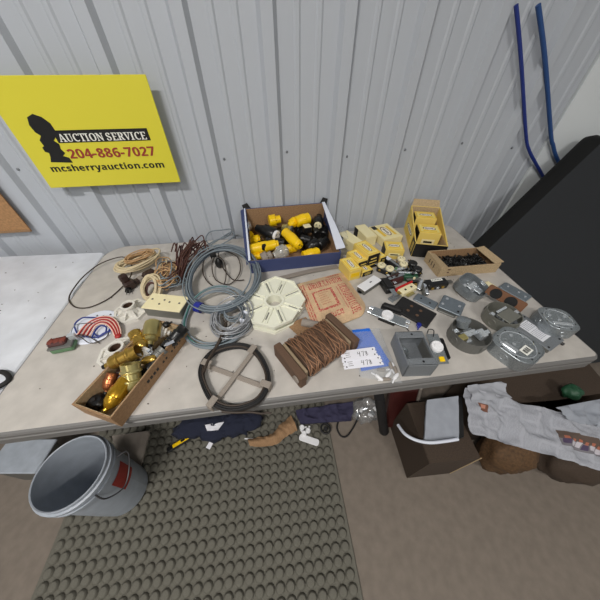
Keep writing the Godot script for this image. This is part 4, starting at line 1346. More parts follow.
func coils():
	# large slate cable coil, its back resting higher
	var o := thing("cable_coil", "large slate grey cable coil bound with black and blue tape", "cable coil", Vector3(-0.1843, 0.7500, -0.7077), 0.0)
	var b := B.new()
	var w := winding(0.120, 0.156, 10, 0.011, 0.024, 21, 40)
	for i in w.size():
		w[i].y += 0.005 + maxf(0.0, -w[i].z) * 0.16
		w[i].x += 0.0
	b.tube(w, 0.0031, 6)
	part("turns", b, mats["cable_slate"], o)
	var bx := B.new()
	var wx := winding(0.122, 0.157, 6, 0.013, 0.030, 22, 40)
	for i in wx.size(): wx[i].y += 0.006 + maxf(0.0, -wx[i].z) * 0.16
	bx.tube(wx, 0.0025, 6)
	part("turns", bx, mats["cable_grey"], o)
	for k in [[-0.050, -0.140, 0.8, "black_rubber"], [-0.066, 0.130, -0.6, "blue_nut"]]:
		var wr := B.new()
		wr.x = Transform3D(Basis(Vector3.UP, -atan2(k[1], k[0]) + PI / 2), Vector3(k[0], 0.017 + maxf(0.0, -k[1]) * 0.16, k[1]))
		lay_ring(wr, 0.0175, 0.0175 if k[3] != "blue_nut" else 0.02, 0.022)
		part("tape", wr, mats[k[3]], o)
	# thin grey teal coil overlapping it in front
	var o2 := thing("cable_coil", "thin grey and teal cable coil nearest the stamped kraft box", "cable coil", Vector3(-0.1944, 0.7400, -0.5398), 0.0)
	var b2 := B.new()
	var w2 := winding(0.098, 0.108, 7, 0.010, 0.014, 33, 40)
	for i in w2.size(): w2[i].y += 0.004 + maxf(0.0, -w2[i].z - 0.02) * 0.32
	b2.tube(w2, 0.0026, 6)
	part("turns", b2, mats["cable_grey"], o2)
	var b3 := B.new()
	var w3 := winding(0.097, 0.108, 0.8, 0.006, 0.014, 35, 40)
	for i in w3.size(): w3[i].y += 0.008 + maxf(0.0, -w3[i].z - 0.02) * 0.32
	b3.tube(w3, 0.0022, 6)
	part("strand", b3, mats["cable_teal"], o2, "teal strand")
	# small silver coil with a pale tie
	var o3 := thing("cable_coil", "small silver wire coil left of the cream octagonal reel", "cable coil", Vector3(-0.1449, 0.7400, -0.5249), 0.0)
	var b4 := B.new()
	var w4 := winding(0.054, 0.062, 17, 0.015, 0.036, 44, 34)
	for i in w4.size(): w4[i].y += 0.004
	b4.tube(w4, 0.0021, 5)
	part("turns", b4, mats["cable_silver"], o3)
	var b5 := B.new()
	var w5 := winding(0.028, 0.030, 5, 0.006, 0.018, 45, 30)
	for i in w5.size(): w5[i] += Vector3(0.008, 0.018, -0.012)
	b5.tube(w5, 0.002, 5)
	part("turns", b5, mats["cable_grey"], o3)
	for k in [[0.047, -0.006], [0.038, 0.025]]:
		var wr := B.new()
		wr.x = Transform3D(Basis(Vector3.UP, -0.6), Vector3(k[0], 0.022, k[1]))
		wr.box(Vector3.ZERO, Vector3(0.026, 0.026, 0.008), 0.004)
		part("tie", wr, mats["white_card"], o3)
	# irregular thin dark wire inside the large coil
	var b6 := B.new()
	b6.tube(curve(PackedVector3Array([Vector3(-0.2378, 0.7900, -0.8691), Vector3(-0.2671, 0.7700, -0.8468), Vector3(-0.2704, 0.7520, -0.7810), Vector3(-0.2360, 0.7500, -0.7090), Vector3(-0.1907, 0.7520, -0.6844), Vector3(-0.1790, 0.7600, -0.7351), Vector3(-0.1904, 0.7700, -0.8101), Vector3(-0.2236, 0.7750, -0.8476), Vector3(-0.2376, 0.7600, -0.8039), Vector3(-0.2168, 0.7500, -0.7290), Vector3(-0.1646, 0.7480, -0.7019), Vector3(-0.1309, 0.7500, -0.7652), Vector3(-0.1403, 0.7600, -0.8444), Vector3(-0.1786, 0.7750, -0.8697), Vector3(-0.2127, 0.7800, -0.8667), Vector3(-0.2043, 0.7600, -0.8125), Vector3(-0.1592, 0.7480, -0.7295), Vector3(-0.1143, 0.7500, -0.7155)]), false, 8), 0.0021, 5)
	solo("wire", b6, mats["cord_dark"], "thin dark looping wire inside the large slate coil", "wire")
	var pl := thing("plug", "small black plug hanging inside the large slate coil", "plug", Vector3(-0.2119, 0.7620, -0.8173), 0.4)
	var pb := B.new()
	pb.lathe(PackedVector2Array([Vector2(0, -0.016), Vector2(0.012, -0.016), Vector2(0.015, -0.008), Vector2(0.015, 0.006), Vector2(0.009, 0.016), Vector2(0.005, 0.022), Vector2(0, 0.022)]), 16)
	part("body", pb, mats["black_plastic"], pl)
	for s in [-1, 1]: part("pin", rot_box(Vector3(s * 0.006, -0.0215, 0), Vector3(0.002, 0.012, 0.005), 0.0004), mats["steel"], pl)
	# grey loops standing up at the back
	var b7 := B.new()
	b7.tube(curve(PackedVector3Array([Vector3(-0.3032, 0.7600, -0.8387), Vector3(-0.2807, 0.7750, -0.8976), Vector3(-0.2453, 0.7850, -0.9221), Vector3(-0.1997, 0.7900, -0.9712), Vector3(-0.1680, 0.7900, -1.0007), Vector3(-0.1588, 0.7850, -0.9744), Vector3(-0.1909, 0.7800, -0.9385), Vector3(-0.2375, 0.7800, -0.9138), Vector3(-0.2716, 0.7900, -0.9484), Vector3(-0.2585, 0.8000, -0.9948), Vector3(-0.2090, 0.8000, -1.0054), Vector3(-0.1721, 0.7950, -1.0140), Vector3(-0.1828, 0.7900, -0.9690), Vector3(-0.2376, 0.7900, -0.9361), Vector3(-0.2960, 0.7800, -0.8777), Vector3(-0.3349, 0.7600, -0.8040)]), false, 8), 0.0026, 6)
	solo("wire", b7, mats["cable_grey"], "stiff grey wire loops sticking out behind the large slate coil", "wire")
	# brown wire hank
	var o4 := thing("wire_bundle", "dark brown wire bundle fanned out against the wall", "wire bundle", Vector3.ZERO)
	var r := RandomNumberGenerator.new()
	r.seed = 17
	var base := [Vector3(-0.3608, 0.7520, -0.7398), Vector3(-0.3284, 0.7520, -0.7188)]
	var tip := [Vector3(-0.3628, 0.7800, -0.9228), Vector3(-0.2685, 0.7900, -0.9247)]
	for s in 26:
		var f := s / 25.0
		var p0: Vector3 = base[0].lerp(base[1], r.randf()) + Vector3(0, r.randf() * 0.02, 0)
		var p3: Vector3 = tip[0].lerp(tip[1], f) + Vector3(r.randf_range(-0.025, 0.025), r.randf_range(-0.01, 0.035), r.randf_range(-0.02, 0.05))
		var m := p0.lerp(p3, 0.5) + Vector3(r.randf_range(-0.02, 0.02), 0.015, r.randf_range(-0.02, 0.02))
		var k := p3 + Vector3(r.randf_range(-0.02, 0.03), -0.02, 0.03)
		var sb := B.new()
		sb.tube(curve(PackedVector3Array([p0, p0.lerp(m, 0.5), m, p3, k]), false, 6), 0.0024, 5)
		part("strand", sb, mats["cord_brown"] if s % 3 else mats["maroon_plastic"], o4)
	var tb := B.new()
	tb.x = Transform3D(Basis(Vector3.UP, -0.5), Vector3(-0.3487, 0.7600, -0.7633))
	lay_ring(tb, 0.019, 0.017, 0.03)
	part("tie", tb, mats["cord_brown"], o4)

# sleeve round a bundle that runs along local x
func lay_ring(b: B, ry: float, rz: float, w: float):
	var keep := b.x
	b.x = keep * Transform3D(Basis(Vector3(0, -1, 0), Vector3(1, 0, 0), Vector3(0, 0, 1)), Vector3(-w / 2, 0, 0))
	b.lathe(PackedVector2Array([Vector2(ry - 0.003, 0), Vector2(ry, 0.0015), Vector2(ry, w - 0.0015), Vector2(ry - 0.003, w)]), 14)
	b.x = keep

# ---------------------------------------------------------------- things at the left end
func lampholder(label: String, at: Vector3, yaw: float, r: float, tilt: Vector3):
	var o := thing("lampholder", label, "lampholder", at, yaw, "white porcelain lampholders")
	o.rotation = Vector3(tilt.x, yaw, tilt.z)
	var m: Material = mats["porcelain"]
	var b := B.new()
	b.ring(circle(r, 8, -1.0, Vector2.ZERO, PI / 8), circle(r * 0.86, 8, -1.0, Vector2.ZERO, PI / 8), 0.0, 0.010)
	b.ring(circle(r * 0.87, 8, -1.0, Vector2.ZERO, PI / 8), circle(r * 0.3, 8, -1.0, Vector2.ZERO, PI / 8), 0.001, 0.005)
	part("base", b, m, o)
	var c := B.new()
	c.lathe(PackedVector2Array([Vector2(r * 0.50, 0.004), Vector2(r * 0.42, 0.014), Vector2(r * 0.38, 0.028), Vector2(r * 0.42, 0.031), Vector2(r * 0.40, 0.035), Vector2(r * 0.29, 0.035), Vector2(r * 0.27, 0.032), Vector2(r * 0.27, 0.010), Vector2(0, 0.010)]), 22)
	part("socket", c, m, o)
	for k in 8:
		var rb := B.new()
		rb.x = Transform3D(Basis(Vector3.UP, TAU * k / 8 + PI / 8), Vector3.ZERO)
		rb.flat()
		var z := r * 0.02
		for s in [-1, 1]:
			rb.ntri(Vector3(r * 0.9, 0.010, s * z), Vector3(r * 0.4, 0.021, s * z), Vector3(r * 0.4, 0.004, s * z), Vector3(0, 0, s))
			rb.ntri(Vector3(r * 0.9, 0.010, s * z), Vector3(r * 0.4, 0.004, s * z), Vector3(r * 0.9, 0.004, s * z), Vector3(0, 0, s))
		rb.nquad(Vector3(r * 0.9, 0.010, -z), Vector3(r * 0.9, 0.010, z), Vector3(r * 0.4, 0.021, z), Vector3(r * 0.4, 0.021, -z), Vector3.UP)
		part("rib", rb, m, o)
	var sh := B.new()
	sh.lathe(PackedVector2Array([Vector2(r * 0.265, 0.031), Vector2(r * 0.25, 0.031), Vector2(r * 0.25, 0.013), Vector2(0, 0.013)]), 18)
	part("screw_shell", sh, mats["copper_wire"], o, "dark copper screw shell")
	var t := B.new()
	t.lathe(PackedVector2Array([Vector2(0, 0.006), Vector2(r * 0.1, 0.006), Vector2(r * 0.1, 0.009), Vector2(0, 0.009)]), 10)
	t.x = Transform3D(Basis.IDENTITY, Vector3(r * 0.68, 0, r * 0.1))
	t.lathe(PackedVector2Array([Vector2(0, 0.005), Vector2(r * 0.1, 0.005), Vector2(r * 0.1, 0.0075), Vector2(0, 0.0075)]), 10)
	part("screw", t, mats["steel_dull"], o)

func left_group():
	# single wire hoop
	var h := B.new()
	h.tube(curve(PackedVector3Array([Vector3(-0.7121, 0.7440, -0.7047), Vector3(-0.6855, 0.7430, -0.6684), Vector3(-0.6520, 0.7430, -0.6501), Vector3(-0.6156, 0.7430, -0.6522), Vector3(-0.5774, 0.7430, -0.6831), Vector3(-0.5550, 0.7440, -0.7305), Vector3(-0.5337, 0.7540, -0.7716), Vector3(-0.5358, 0.7600, -0.8180), Vector3(-0.5617, 0.7620, -0.8766), Vector3(-0.5992, 0.7620, -0.9089), Vector3(-0.6420, 0.7580, -0.9064), Vector3(-0.6847, 0.7540, -0.8773), Vector3(-0.7136, 0.7480, -0.8202), Vector3(-0.7201, 0.7450, -0.7565)]), true, 8), 0.0022, 6, true)
	solo("wire_hoop", h, mats["cord_dark"], "single stiff brown wire hoop at table's back left corner", "wire")
	# beige cord hank
	var a := Vector3(-0.5819, 0.7400, -0.8096)
	var e := Vector3(-0.4589, 0.7400, -0.9006)
	var o := thing("cord_hank", "flat oval hank of beige cord at the back left", "cord", (a + e) / 2, atan2(-(e - a).z, (e - a).x))
	o.position.y = TOP
	var w := winding((e - a).length() / 2 - 0.006, 0.034, 11, 0.013, 0.034, 51, 30)
	for i in w.size(): w[i].y += 0.006
	var b := B.new()
	b.tube(w, 0.0034, 6)
	part("cord", b, mats["cord_beige"], o)
	var b1 := B.new()
	b1.tube(off(winding((e - a).length() / 2 - 0.03, 0.022, 6, 0.013, 0.026, 52, 26), Vector3(0.012, 0.026, -0.006)), 0.0024, 5)
	part("cord", b1, mats["cord_tan"], o, "thin tan cord on top")
	# brown adaptor pieces
	var p := Vector3(-0.4942, 0.7400, -0.7601)
	var q := thing("adaptor", "dark brown cord adaptor with pale band by the cord hank", "adaptor", Vector3(p.x, TOP, p.z), 0.8087)
	part("body", rot_box(Vector3(-0.034, 0.017, 0), Vector3(0.036, 0.034, 0.030), 0.006), mats["brown_plastic"], q)
	part("body", rot_box(Vector3(0.040, 0.015, 0), Vector3(0.044, 0.030, 0.028), 0.006), mats["brown_plastic"], q)
	part("bar", rot_box(Vector3(0.0, 0.014, 0), Vector3(0.05, 0.018, 0.018), 0.003), mats["brown_plastic"], q)
	part("band", rot_box(Vector3(0.006, 0.0145, 0), Vector3(0.016, 0.021, 0.021), 0.002), mats["wood_grey"], q)
	var up := B.new()
	up.box(Vector3(-0.038, 0.045, -0.006), Vector3(0.026, 0.032, 0.02), 0.005)
	part("upright", up, mats["brown_plastic"], q)
	# black two pin plug
	var pg := thing("plug", "black two pin plug lying below the brown adaptor", "plug", Vector3(-0.5195, 0.7500, -0.7192), -1.2743)
	var pb := B.new()
	lay(pb, Vector3(-0.016, 0, 0), Vector3(1, 0, 0))
	pb.lathe(PackedVector2Array([Vector2(0, 0), Vector2(0.004, 0), Vector2(0.006, 0.008), Vector2(0.0105, 0.016), Vector2(0.0105, 0.028), Vector2(0, 0.029)]), 14)
	part("body", pb, mats["black_plastic"], pg)
	for s in [-1, 1]: part("pin", rot_box(Vector3(0.020, 0, s * 0.005), Vector3(0.016, 0.004, 0.0018), 0.0004), mats["steel_dull"], pg)
	# tied ring of beige cord
	var c := thing("cord_coil", "small beige cord coil behind the ivory outlet box", "cord", Vector3(-0.4225, 0.7400, -0.6911), 0.0)
	c.rotation.x = 0.55
	c.position.y = TOP + 0.022
	var b2 := B.new()
	b2.tube(off(winding(0.027, 0.042, 9, 0.008, 0.022, 61, 30), Vector3(0, 0.0, 0)), 0.0034, 6)
	part("cord", b2, mats["cord_beige"], c)
	var b3 := B.new()
	b3.tube(off(winding(0.019, 0.026, 4, 0.004, 0.01, 62, 26), Vector3(0, 0.004, 0.004)), 0.0026, 5)
	part("cord", b3, mats["cord_brown"], c, "brown cord inside")
	# tan and grey tangle
	var t := thing("cord_tangle", "tangled tan and grey wires between cord coil and brown bundle", "wire", Vector3(-0.3840, 0.7400, -0.7456), 0.2)
	var tm := ["cord_tan", "cord_beige", "cord_tan", "cable_grey", "cord_brown"]
	for k in 9:
		var b4 := B.new()
		b4.tube(off(winding(0.018 + 0.006 * (k % 3), 0.060 - 0.005 * k, 4, 0.017, 0.045, 70 + k, 22), Vector3(0.005 * (k % 5 - 2), 0.006, 0.010 * (k - 4))), 0.0024, 5)
		part("wire", b4, mats[tm[k % 5]], t)
	lampholder("grimy octagonal porcelain lampholder beside the ivory outlet box", Vector3(-0.4751, 0.7400, -0.6114), 0.3, 0.054, Vector3(0.0, 0, 0.0))
	lampholder("clean white porcelain lampholder tucked behind the kraft box of sockets", Vector3(-0.4518, 0.7400, -0.4468), 0.1, 0.056, Vector3(0.0, 0, 0.0))
	# ivory outlet box
	ivory_box(Vector3(-0.3532, 0.7400, -0.6010), -0.2792, 0.1284, 0.0678)

func ivory_box(pos: Vector3, yaw: float, L: float, W: float):
	var o := thing("outlet_box", "grey metal outlet box with an ivory cover plate", "outlet box", pos, yaw)
	part("body", rot_box(Vector3(0, 0.0185, 0), Vector3(L - 0.004, 0.037, W - 0.004), 0.003), mats["olive_paint"], o)
	part("cover_plate", rot_box(Vector3(0, 0.039, 0), Vector3(L, 0.004, W), 0.0015), mats["ivory"], o)
	for k in [[-0.38, -0.1], [0.36, -0.02], [-0.12, 0.16], [-0.06, -0.12], [0.10, -0.02]]:
		var b := B.new()
		b.x = Transform3D(Basis.IDENTITY, Vector3(k[0] * L, 0.0411, k[1] * W))
		b.lathe(PackedVector2Array([Vector2(0.0034, 0), Vector2(0.003, 0.0012), Vector2(0, 0.0012)]), 8)
		part("screw", b, mats["steel_dull"], o)
	# white round plate with red, pink and blue wires on it
	var c := Vector3(-0.5658, 0.7400, -0.5600)
	var pl := B.new()
	pl.lathe(PackedVector2Array([Vector2(0, 0), Vector2(0.066, 0), Vector2(0.068, 0.003), Vector2(0.064, 0.006), Vector2(0.02, 0.0075), Vector2(0, 0.0075)]), 32)
	var d := thing("round_plate", "round white plate under striped red and blue wires", "plate", Vector3(c.x, TOP, c.z))
	part("disc", pl, mats["white_card"], d)
	for k in 3:
		var s := B.new()
		s.x = Transform3D(Basis.IDENTITY, Vector3(-0.01 + 0.02 * k, 0.007, -0.042 + 0.004 * (k % 2)))
		s.lathe(PackedVector2Array([Vector2(0.003, 0), Vector2(0.003, 0.001), Vector2(0, 0.001)]), 8)
		part("hole", s, mats["steel_dull"], d)
	var ws := thing("wire_harness", "harness of red, pink and blue wires on the white plate", "wire", Vector3.ZERO)
	for k in 7:
		var b := B.new()
		var f := (k - 3) * 0.0043
		var path := PackedVector3Array()
		var pts := PackedVector3Array([Vector3(-0.5773, 0.7520, -0.5176), Vector3(-0.5686, 0.7580, -0.5497), Vector3(-0.5496, 0.7620, -0.5636), Vector3(-0.5270, 0.7620, -0.5647), Vector3(-0.5056, 0.7600, -0.5515), Vector3(-0.4877, 0.7560, -0.5290), Vector3(-0.4764, 0.7520, -0.5080)])
		var cc := curve(pts, false, 6)
		for i in cc.size():
			var tg: Vector3 = (cc[mini(i + 1, cc.size() - 1)] - cc[maxi(i - 1, 0)]).normalized()
			var sd := tg.cross(Vector3.UP).normalized()
			var u := float(i) / (cc.size() - 1)
			path.append(cc[i] + sd * f * (1.6 - 1.0 * u) + Vector3(0, 0.002 * (k % 2), 0))
		b.tube(path, 0.0022, 6)
		part("wire", b, mats["wire_red"] if k % 2 else mats["wire_pink"], ws)
	var cp := B.new()
	cp.lump(Vector3.ZERO, Vector3(0.009, 0.006, 0.009), 3, 0.2, 2.0, 12, 8)
	var cpm := part("splice", cp, mats["wire_red"], ws)
	cpm.position = Vector3(-0.4765, 0.7500, -0.5059)
	for k in 3:
		var b := B.new()
		var cw := PackedVector3Array([Vector3(-0.6071, 0.7520, -0.5403), Vector3(-0.6197, 0.7560, -0.5659), Vector3(-0.6061, 0.7600, -0.5850), Vector3(-0.5743, 0.7620, -0.5812), Vector3(-0.5445, 0.7600, -0.5769), Vector3(-0.5183, 0.7580, -0.5670), Vector3(-0.5073, 0.7540, -0.5332), Vector3(-0.5190, 0.7520, -0.5174), Vector3(-0.5336, 0.7500, -0.5097), Vector3(-0.5628, 0.7500, -0.5136), Vector3(-0.5898, 0.7500, -0.5245)])
		if k == 1: cw = PackedVector3Array([Vector3(-0.5495, 0.7500, -0.5082), Vector3(-0.5468, 0.7560, -0.5292), Vector3(-0.5386, 0.7580, -0.5457), Vector3(-0.5207, 0.7560, -0.5411), Vector3(-0.5176, 0.7520, -0.5209), Vector3(-0.5352, 0.7500, -0.5136), Vector3(-0.5483, 0.7540, -0.5234)])
		if k == 2: cw = PackedVector3Array([Vector3(-0.5349, 0.7500, -0.5063), Vector3(-0.5188, 0.7540, -0.5195), Vector3(-0.5059, 0.7520, -0.5269), Vector3(-0.5032, 0.7520, -0.5420)])
		b.tube(curve(cw, k == 0, 8), 0.0021, 6, k == 0)
		part("wire", b, mats["wire_blue"], ws)
	# small transformer with loose wires
	var tp := Vector3(-0.6158, 0.7400, -0.4921)
	var tr := thing("transformer", "small transformer with rusty red coil and green label", "transformer", Vector3(tp.x, TOP, tp.z), 0.15)
	part("core", rot_box(Vector3(0, 0.010, 0.004), Vector3(0.056, 0.016, 0.034), 0.003), mats["green_tag"], tr)
	part("coil", rot_box(Vector3(-0.008, 0.024, -0.002), Vector3(0.046, 0.018, 0.030), 0.006), mats["maroon_plastic"], tr)
	part("lamination", rot_box(Vector3(0, 0.0215, 0.004), Vector3(0.058, 0.006, 0.036), 0.001), mats["steel_dull"], tr)
	for k in 3:
		var b := B.new()
		b.lump(Vector3(-0.022 + 0.014 * k, 0.031, -0.002), Vector3(0.009, 0.0045, 0.012), k, 0.4, 2.0, 10, 7)
		part("winding", b, mats["rust"], tr)
	part("terminal", rot_box(Vector3(0.028, 0.030, -0.008), Vector3(0.02, 0.02, 0.012), 0.002), mats["steel_bright"], tr)
	for k in 3:
		var b := B.new()
		b.tube(curve([PackedVector3Array([Vector3(0.026, 0.034, -0.008), Vector3(0.05, 0.03, 0.0), Vector3(0.07, 0.01, 0.014), Vector3(0.10, 0.004, 0.0), Vector3(0.108, 0.006, -0.02)]), PackedVector3Array([Vector3(0.026, 0.036, -0.01), Vector3(0.04, 0.05, -0.03), Vector3(0.06, 0.03, -0.05), Vector3(0.08, 0.016, -0.055)]), PackedVector3Array([Vector3(0.024, 0.03, -0.01), Vector3(0.055, 0.02, -0.012), Vector3(0.09, 0.004, 0.016)])][k], false, 6), 0.0013, 5)
		part("lead", b, mats["cord_dark"] if k != 1 else mats["cable_grey"], tr)

# ---------------------------------------------------------------- switches, plates and the grey box
func gray_box(pos: Vector3, yaw: float, L: float, W: float):
	var o := thing("outlet_box", "deep open grey painted steel outlet box at the front edge", "outlet box", pos, yaw)
	var m: Material = mats["grey_paint"]
	var H := 0.055
	var t := 0.004
	for s in [-1, 1]:
		part("wall", rot_box(Vector3(s * (L / 2 - t / 2), H / 2, 0), Vector3(t, H, W), 0.0015), m, o)
		part("wall", rot_box(Vector3(0, H / 2, s * (W / 2 - t / 2)), Vector3(L, H, t), 0.0015), m, o)
		var tab := part("ear", rot_box(Vector3(0, H - 0.002, s * (W / 2 - 0.011)), Vector3(L - 2 * t, 0.004, 0.021), 0.0008), m, o)
		var b := B.new()
		b.x = Transform3D(Basis.IDENTITY, Vector3(0.004, H, s * (W / 2 - 0.011)))
		b.lathe(PackedVector2Array([Vector2(0.0032, 0), Vector2(0.003, 0.0006), Vector2(0, 0.0006)]), 10)
		part("screw_hole", b, mats["black_plastic"], tab)
	part("base", rot_box(Vector3(0, 0.002, 0), Vector3(L - t, 0.004, W - t), 0.0005), m, o)
	for k in [[-0.012, -0.020, 0.015], [-0.006, 0.016, 0.015]]:
		var b := B.new()
		b.x = Transform3D(Basis.IDENTITY, Vector3(k[0], 0.004, k[1]))
		b.lathe(PackedVector2Array([Vector2(k[2], 0), Vector2(k[2], 0.004), Vector2(k[2] * 0.8, 0.006), Vector2(k[2] * 0.78, 0.002), Vector2(k[2] * 0.4, 0.002), Vector2(k[2] * 0.3, 0.005), Vector2(0, 0.005)]), 20)
		part("knockout", b, mats["steel"], o)
	part("side_panel", rot_box(Vector3(L / 2 - t - 0.0006, H * 0.5, 0), Vector3(0.0008, H * 0.7, W * 0.6), 0.0), mats["steel_dull"], o)

func knob(o: Node3D, at: Vector3, r: float):
	var b := B.new()
	b.x = Transform3D(Basis.IDENTITY, at)
	b.lathe(PackedVector2Array([Vector2(r, 0), Vector2(r, 0.005), Vector2(r * 0.92, 0.008), Vector2(r * 0.70, 0.008), Vector2(r * 0.66, 0.0065), Vector2(r * 0.5, 0.0065), Vector2(r * 0.46, 0.0085), Vector2(0, 0.009)]), 24)
	part("knob", b, mats["white_plastic"], o, "round white knob")

func switch_group():
	gray_box(Vector3(0.3500, 0.7400, -0.3262), -0.0947, 0.0763, 0.1067)
	# steel plate with a white knob
	var a := Vector3(0.3012, 0.7520, -0.5027)
	var e := Vector3(0.3837, 0.7520, -0.4371)
	var dir := e - a
	var o := thing("switch_plate", "grey steel plate with round white knob beside the paper bag", "switch", Vector3((a.x + e.x) / 2, TOP, (a.z + e.z) / 2), atan2(-dir.z, dir.x))
	var L := dir.length()
	part("plate", rot_box(Vector3(0, 0.0165, 0), Vector3(L, 0.003, 0.036), 0.001), mats["steel"], o)
	part("body", rot_box(Vector3(0.0, 0.0075, 0), Vector3(L * 0.5, 0.015, 0.034), 0.002), mats["black_plastic"], o)
	knob(o, Vector3(-0.004, 0.018, 0.0), 0.0185)
	for s in [-1, 1]:
		part("ear", rot_box(Vector3(s * (L / 2 + 0.004), 0.0165, -0.010), Vector3(0.016, 0.0025, 0.012), 0.0008), mats["steel_bright"], o)
		part("ear", rot_box(Vector3(s * (L / 2 + 0.004), 0.0165, 0.010), Vector3(0.016, 0.0025, 0.012), 0.0008), mats["steel_bright"], o)
	# dark rubber block behind it
	var q := thing("rubber_block", "long black rubber block behind the white knobbed plate", "block", Vector3(0.3695, 0.7400, -0.5047), -0.6313)
	part("body", rot_box(Vector3(0, 0.009, -0.006), Vector3(0.062, 0.018, 0.019), 0.004), mats["black_rubber"], q)
	part("lip", rot_box(Vector3(0, 0.003, -0.004), Vector3(0.068, 0.006, 0.024), 0.002), mats["black_rubber"], q)
	# second one standing beside the grey box
	a = Vector3(0.4331, 0.7700, -0.3783)
	e = Vector3(0.4254, 0.7520, -0.2922)
	dir = e - a
	var p := thing("switch_plate", "tilted steel plate with white knob and yellow tab beside the grey box", "switch", (a + e) / 2, 0.0)
	var zx := Vector3(dir.z, 0, -dir.x).normalized() * -1.0
	var ax := dir.normalized()
	var nn := zx.cross(ax).normalized()
	if nn.y < 0: nn = -nn
	p.basis = Basis(ax, nn, ax.cross(nn).normalized())
	L = dir.length()
	part("plate", rot_box(Vector3(0, 0, 0), Vector3(L, 0.003, 0.034), 0.001), mats["steel"], p)
	knob(p, Vector3(-0.004, 0.0015, 0.002), 0.017)
	var sd := -1.0 if p.basis.z.x > 0.0 else 1.0
	part("body", rot_box(Vector3(-0.002, -0.010, -sd * 0.016), Vector3(0.062, 0.016, 0.030), 0.003), mats["black_plastic"], p)
	part("tab", rot_box(Vector3(L * 0.36, 0.0035, 0.0), Vector3(0.014, 0.004, 0.014), 0.001), mats["yellow_plastic"], p, "yellow tab")
	var wv := B.new()
	wv.tube(curve(PackedVector3Array([Vector3(-L * 0.4, 0.002, 0), Vector3(-L * 0.52, 0.02, 0.004), Vector3(-L * 0.6, 0.012, 0.012), Vector3(-L * 0.5, 0.004, 0.016)]), false, 6), 0.0014, 5)
	part("wire", wv, mats["black_plastic"], p)
	# black four hole plate
	black_plate(Vector3(0.4392, 0.7400, -0.4880), -0.8814, 0.1187, 0.0773)
	# blue wire nut with its lead
	var nut := thing("wire_nut", "small dark blue wire nut by the black cover plate", "wire nut", Vector3(0.4200, 0.7440, -0.4191))
	nut.basis = basis_along(Vector3(0.4322, 0.7540, -0.4412) - Vector3(0.4138, 0.7480, -0.4128))
	var nb := B.new()
	nb.lathe(PackedVector2Array([Vector2(0.0015, -0.004), Vector2(0.0022, 0.004), Vector2(0.0055, 0.008), Vector2(0.0055, 0.012), Vector2(0.008, 0.013), Vector2(0.008, 0.018), Vector2(0.006, 0.021), Vector2(0, 0.022)]), 8)
	part("body", nb, mats["blue_nut"], nut)
	part("wing", rot_box(Vector3(0, 0.015, 0), Vector3(0.021, 0.006, 0.003), 0.001), mats["blue_nut"], nut)
	var l := B.new()
	l.tube(curve(PackedVector3Array([Vector3(0.3787, 0.7460, -0.4509), Vector3(0.3829, 0.7480, -0.4325), Vector3(0.3892, 0.7440, -0.4153)]), false, 6), 0.0016, 5)
	solo("wire", l, mats["black_plastic"], "short black wire end between white knobbed plate and grey box", "wire")

func black_plate(pos: Vector3, yaw: float, L: float, W: float):
	var o := thing("cover_plate", "large black four hole cover plate in front of steel plates", "cover plate", pos, yaw)
	var b := B.new()
	b.plate(rounded(L, W, 0.003, 3), 0.004, 0.010, 0.0015)
	part("plate", b, mats["black_rubber"], o)
	part("skirt", rot_box(Vector3(0, 0.002, 0), Vector3(L - 0.006, 0.004, W - 0.006), 0.0), mats["black_plastic"], o)
	for sx in [-1, 1]:
		for sz in [-1, 1]:
			var h := B.new()
			h.x = Transform3D(Basis.IDENTITY, Vector3(sx * L * 0.13, 0.0098, sz * W * 0.17))
			h.lathe(PackedVector2Array([Vector2(0.0052, 0), Vector2(0.005, 0.001), Vector2(0.0036, 0.001), Vector2(0.003, 0.0004), Vector2(0, 0.0004)]), 12)
			part("screw", h, mats["wood_old"], o)

func plain_plate(label: String, pos: Vector3, yaw: float, L: float, W: float, m: Material, base := 0.0, screws := []):
	var o := thing("cover_plate", label, "cover plate", pos + Vector3(0, base, 0), yaw)
	var b := B.new()
	b.plate(rounded(L, W, 0.006, 4), 0.001, 0.0055, 0.0018)
	part("plate", b, m, o)
	part("skirt", rot_box(Vector3(0, 0.0015, 0), Vector3(L - 0.004, 0.003, W - 0.004), 0.0), m, o)
	for k in screws:
		var s := B.new()
		s.x = Transform3D(Basis.IDENTITY, Vector3(k[0] * L, 0.0055, k[1] * W))
		s.lathe(PackedVector2Array([Vector2(k[2], 0), Vector2(k[2] * 0.9, 0.0018), Vector2(k[2] * 0.4, 0.0026), Vector2(0, 0.0027)]), 12)
		part("screw", s, mats["steel_bright"] if k[3] else mats["black_plastic"], o)

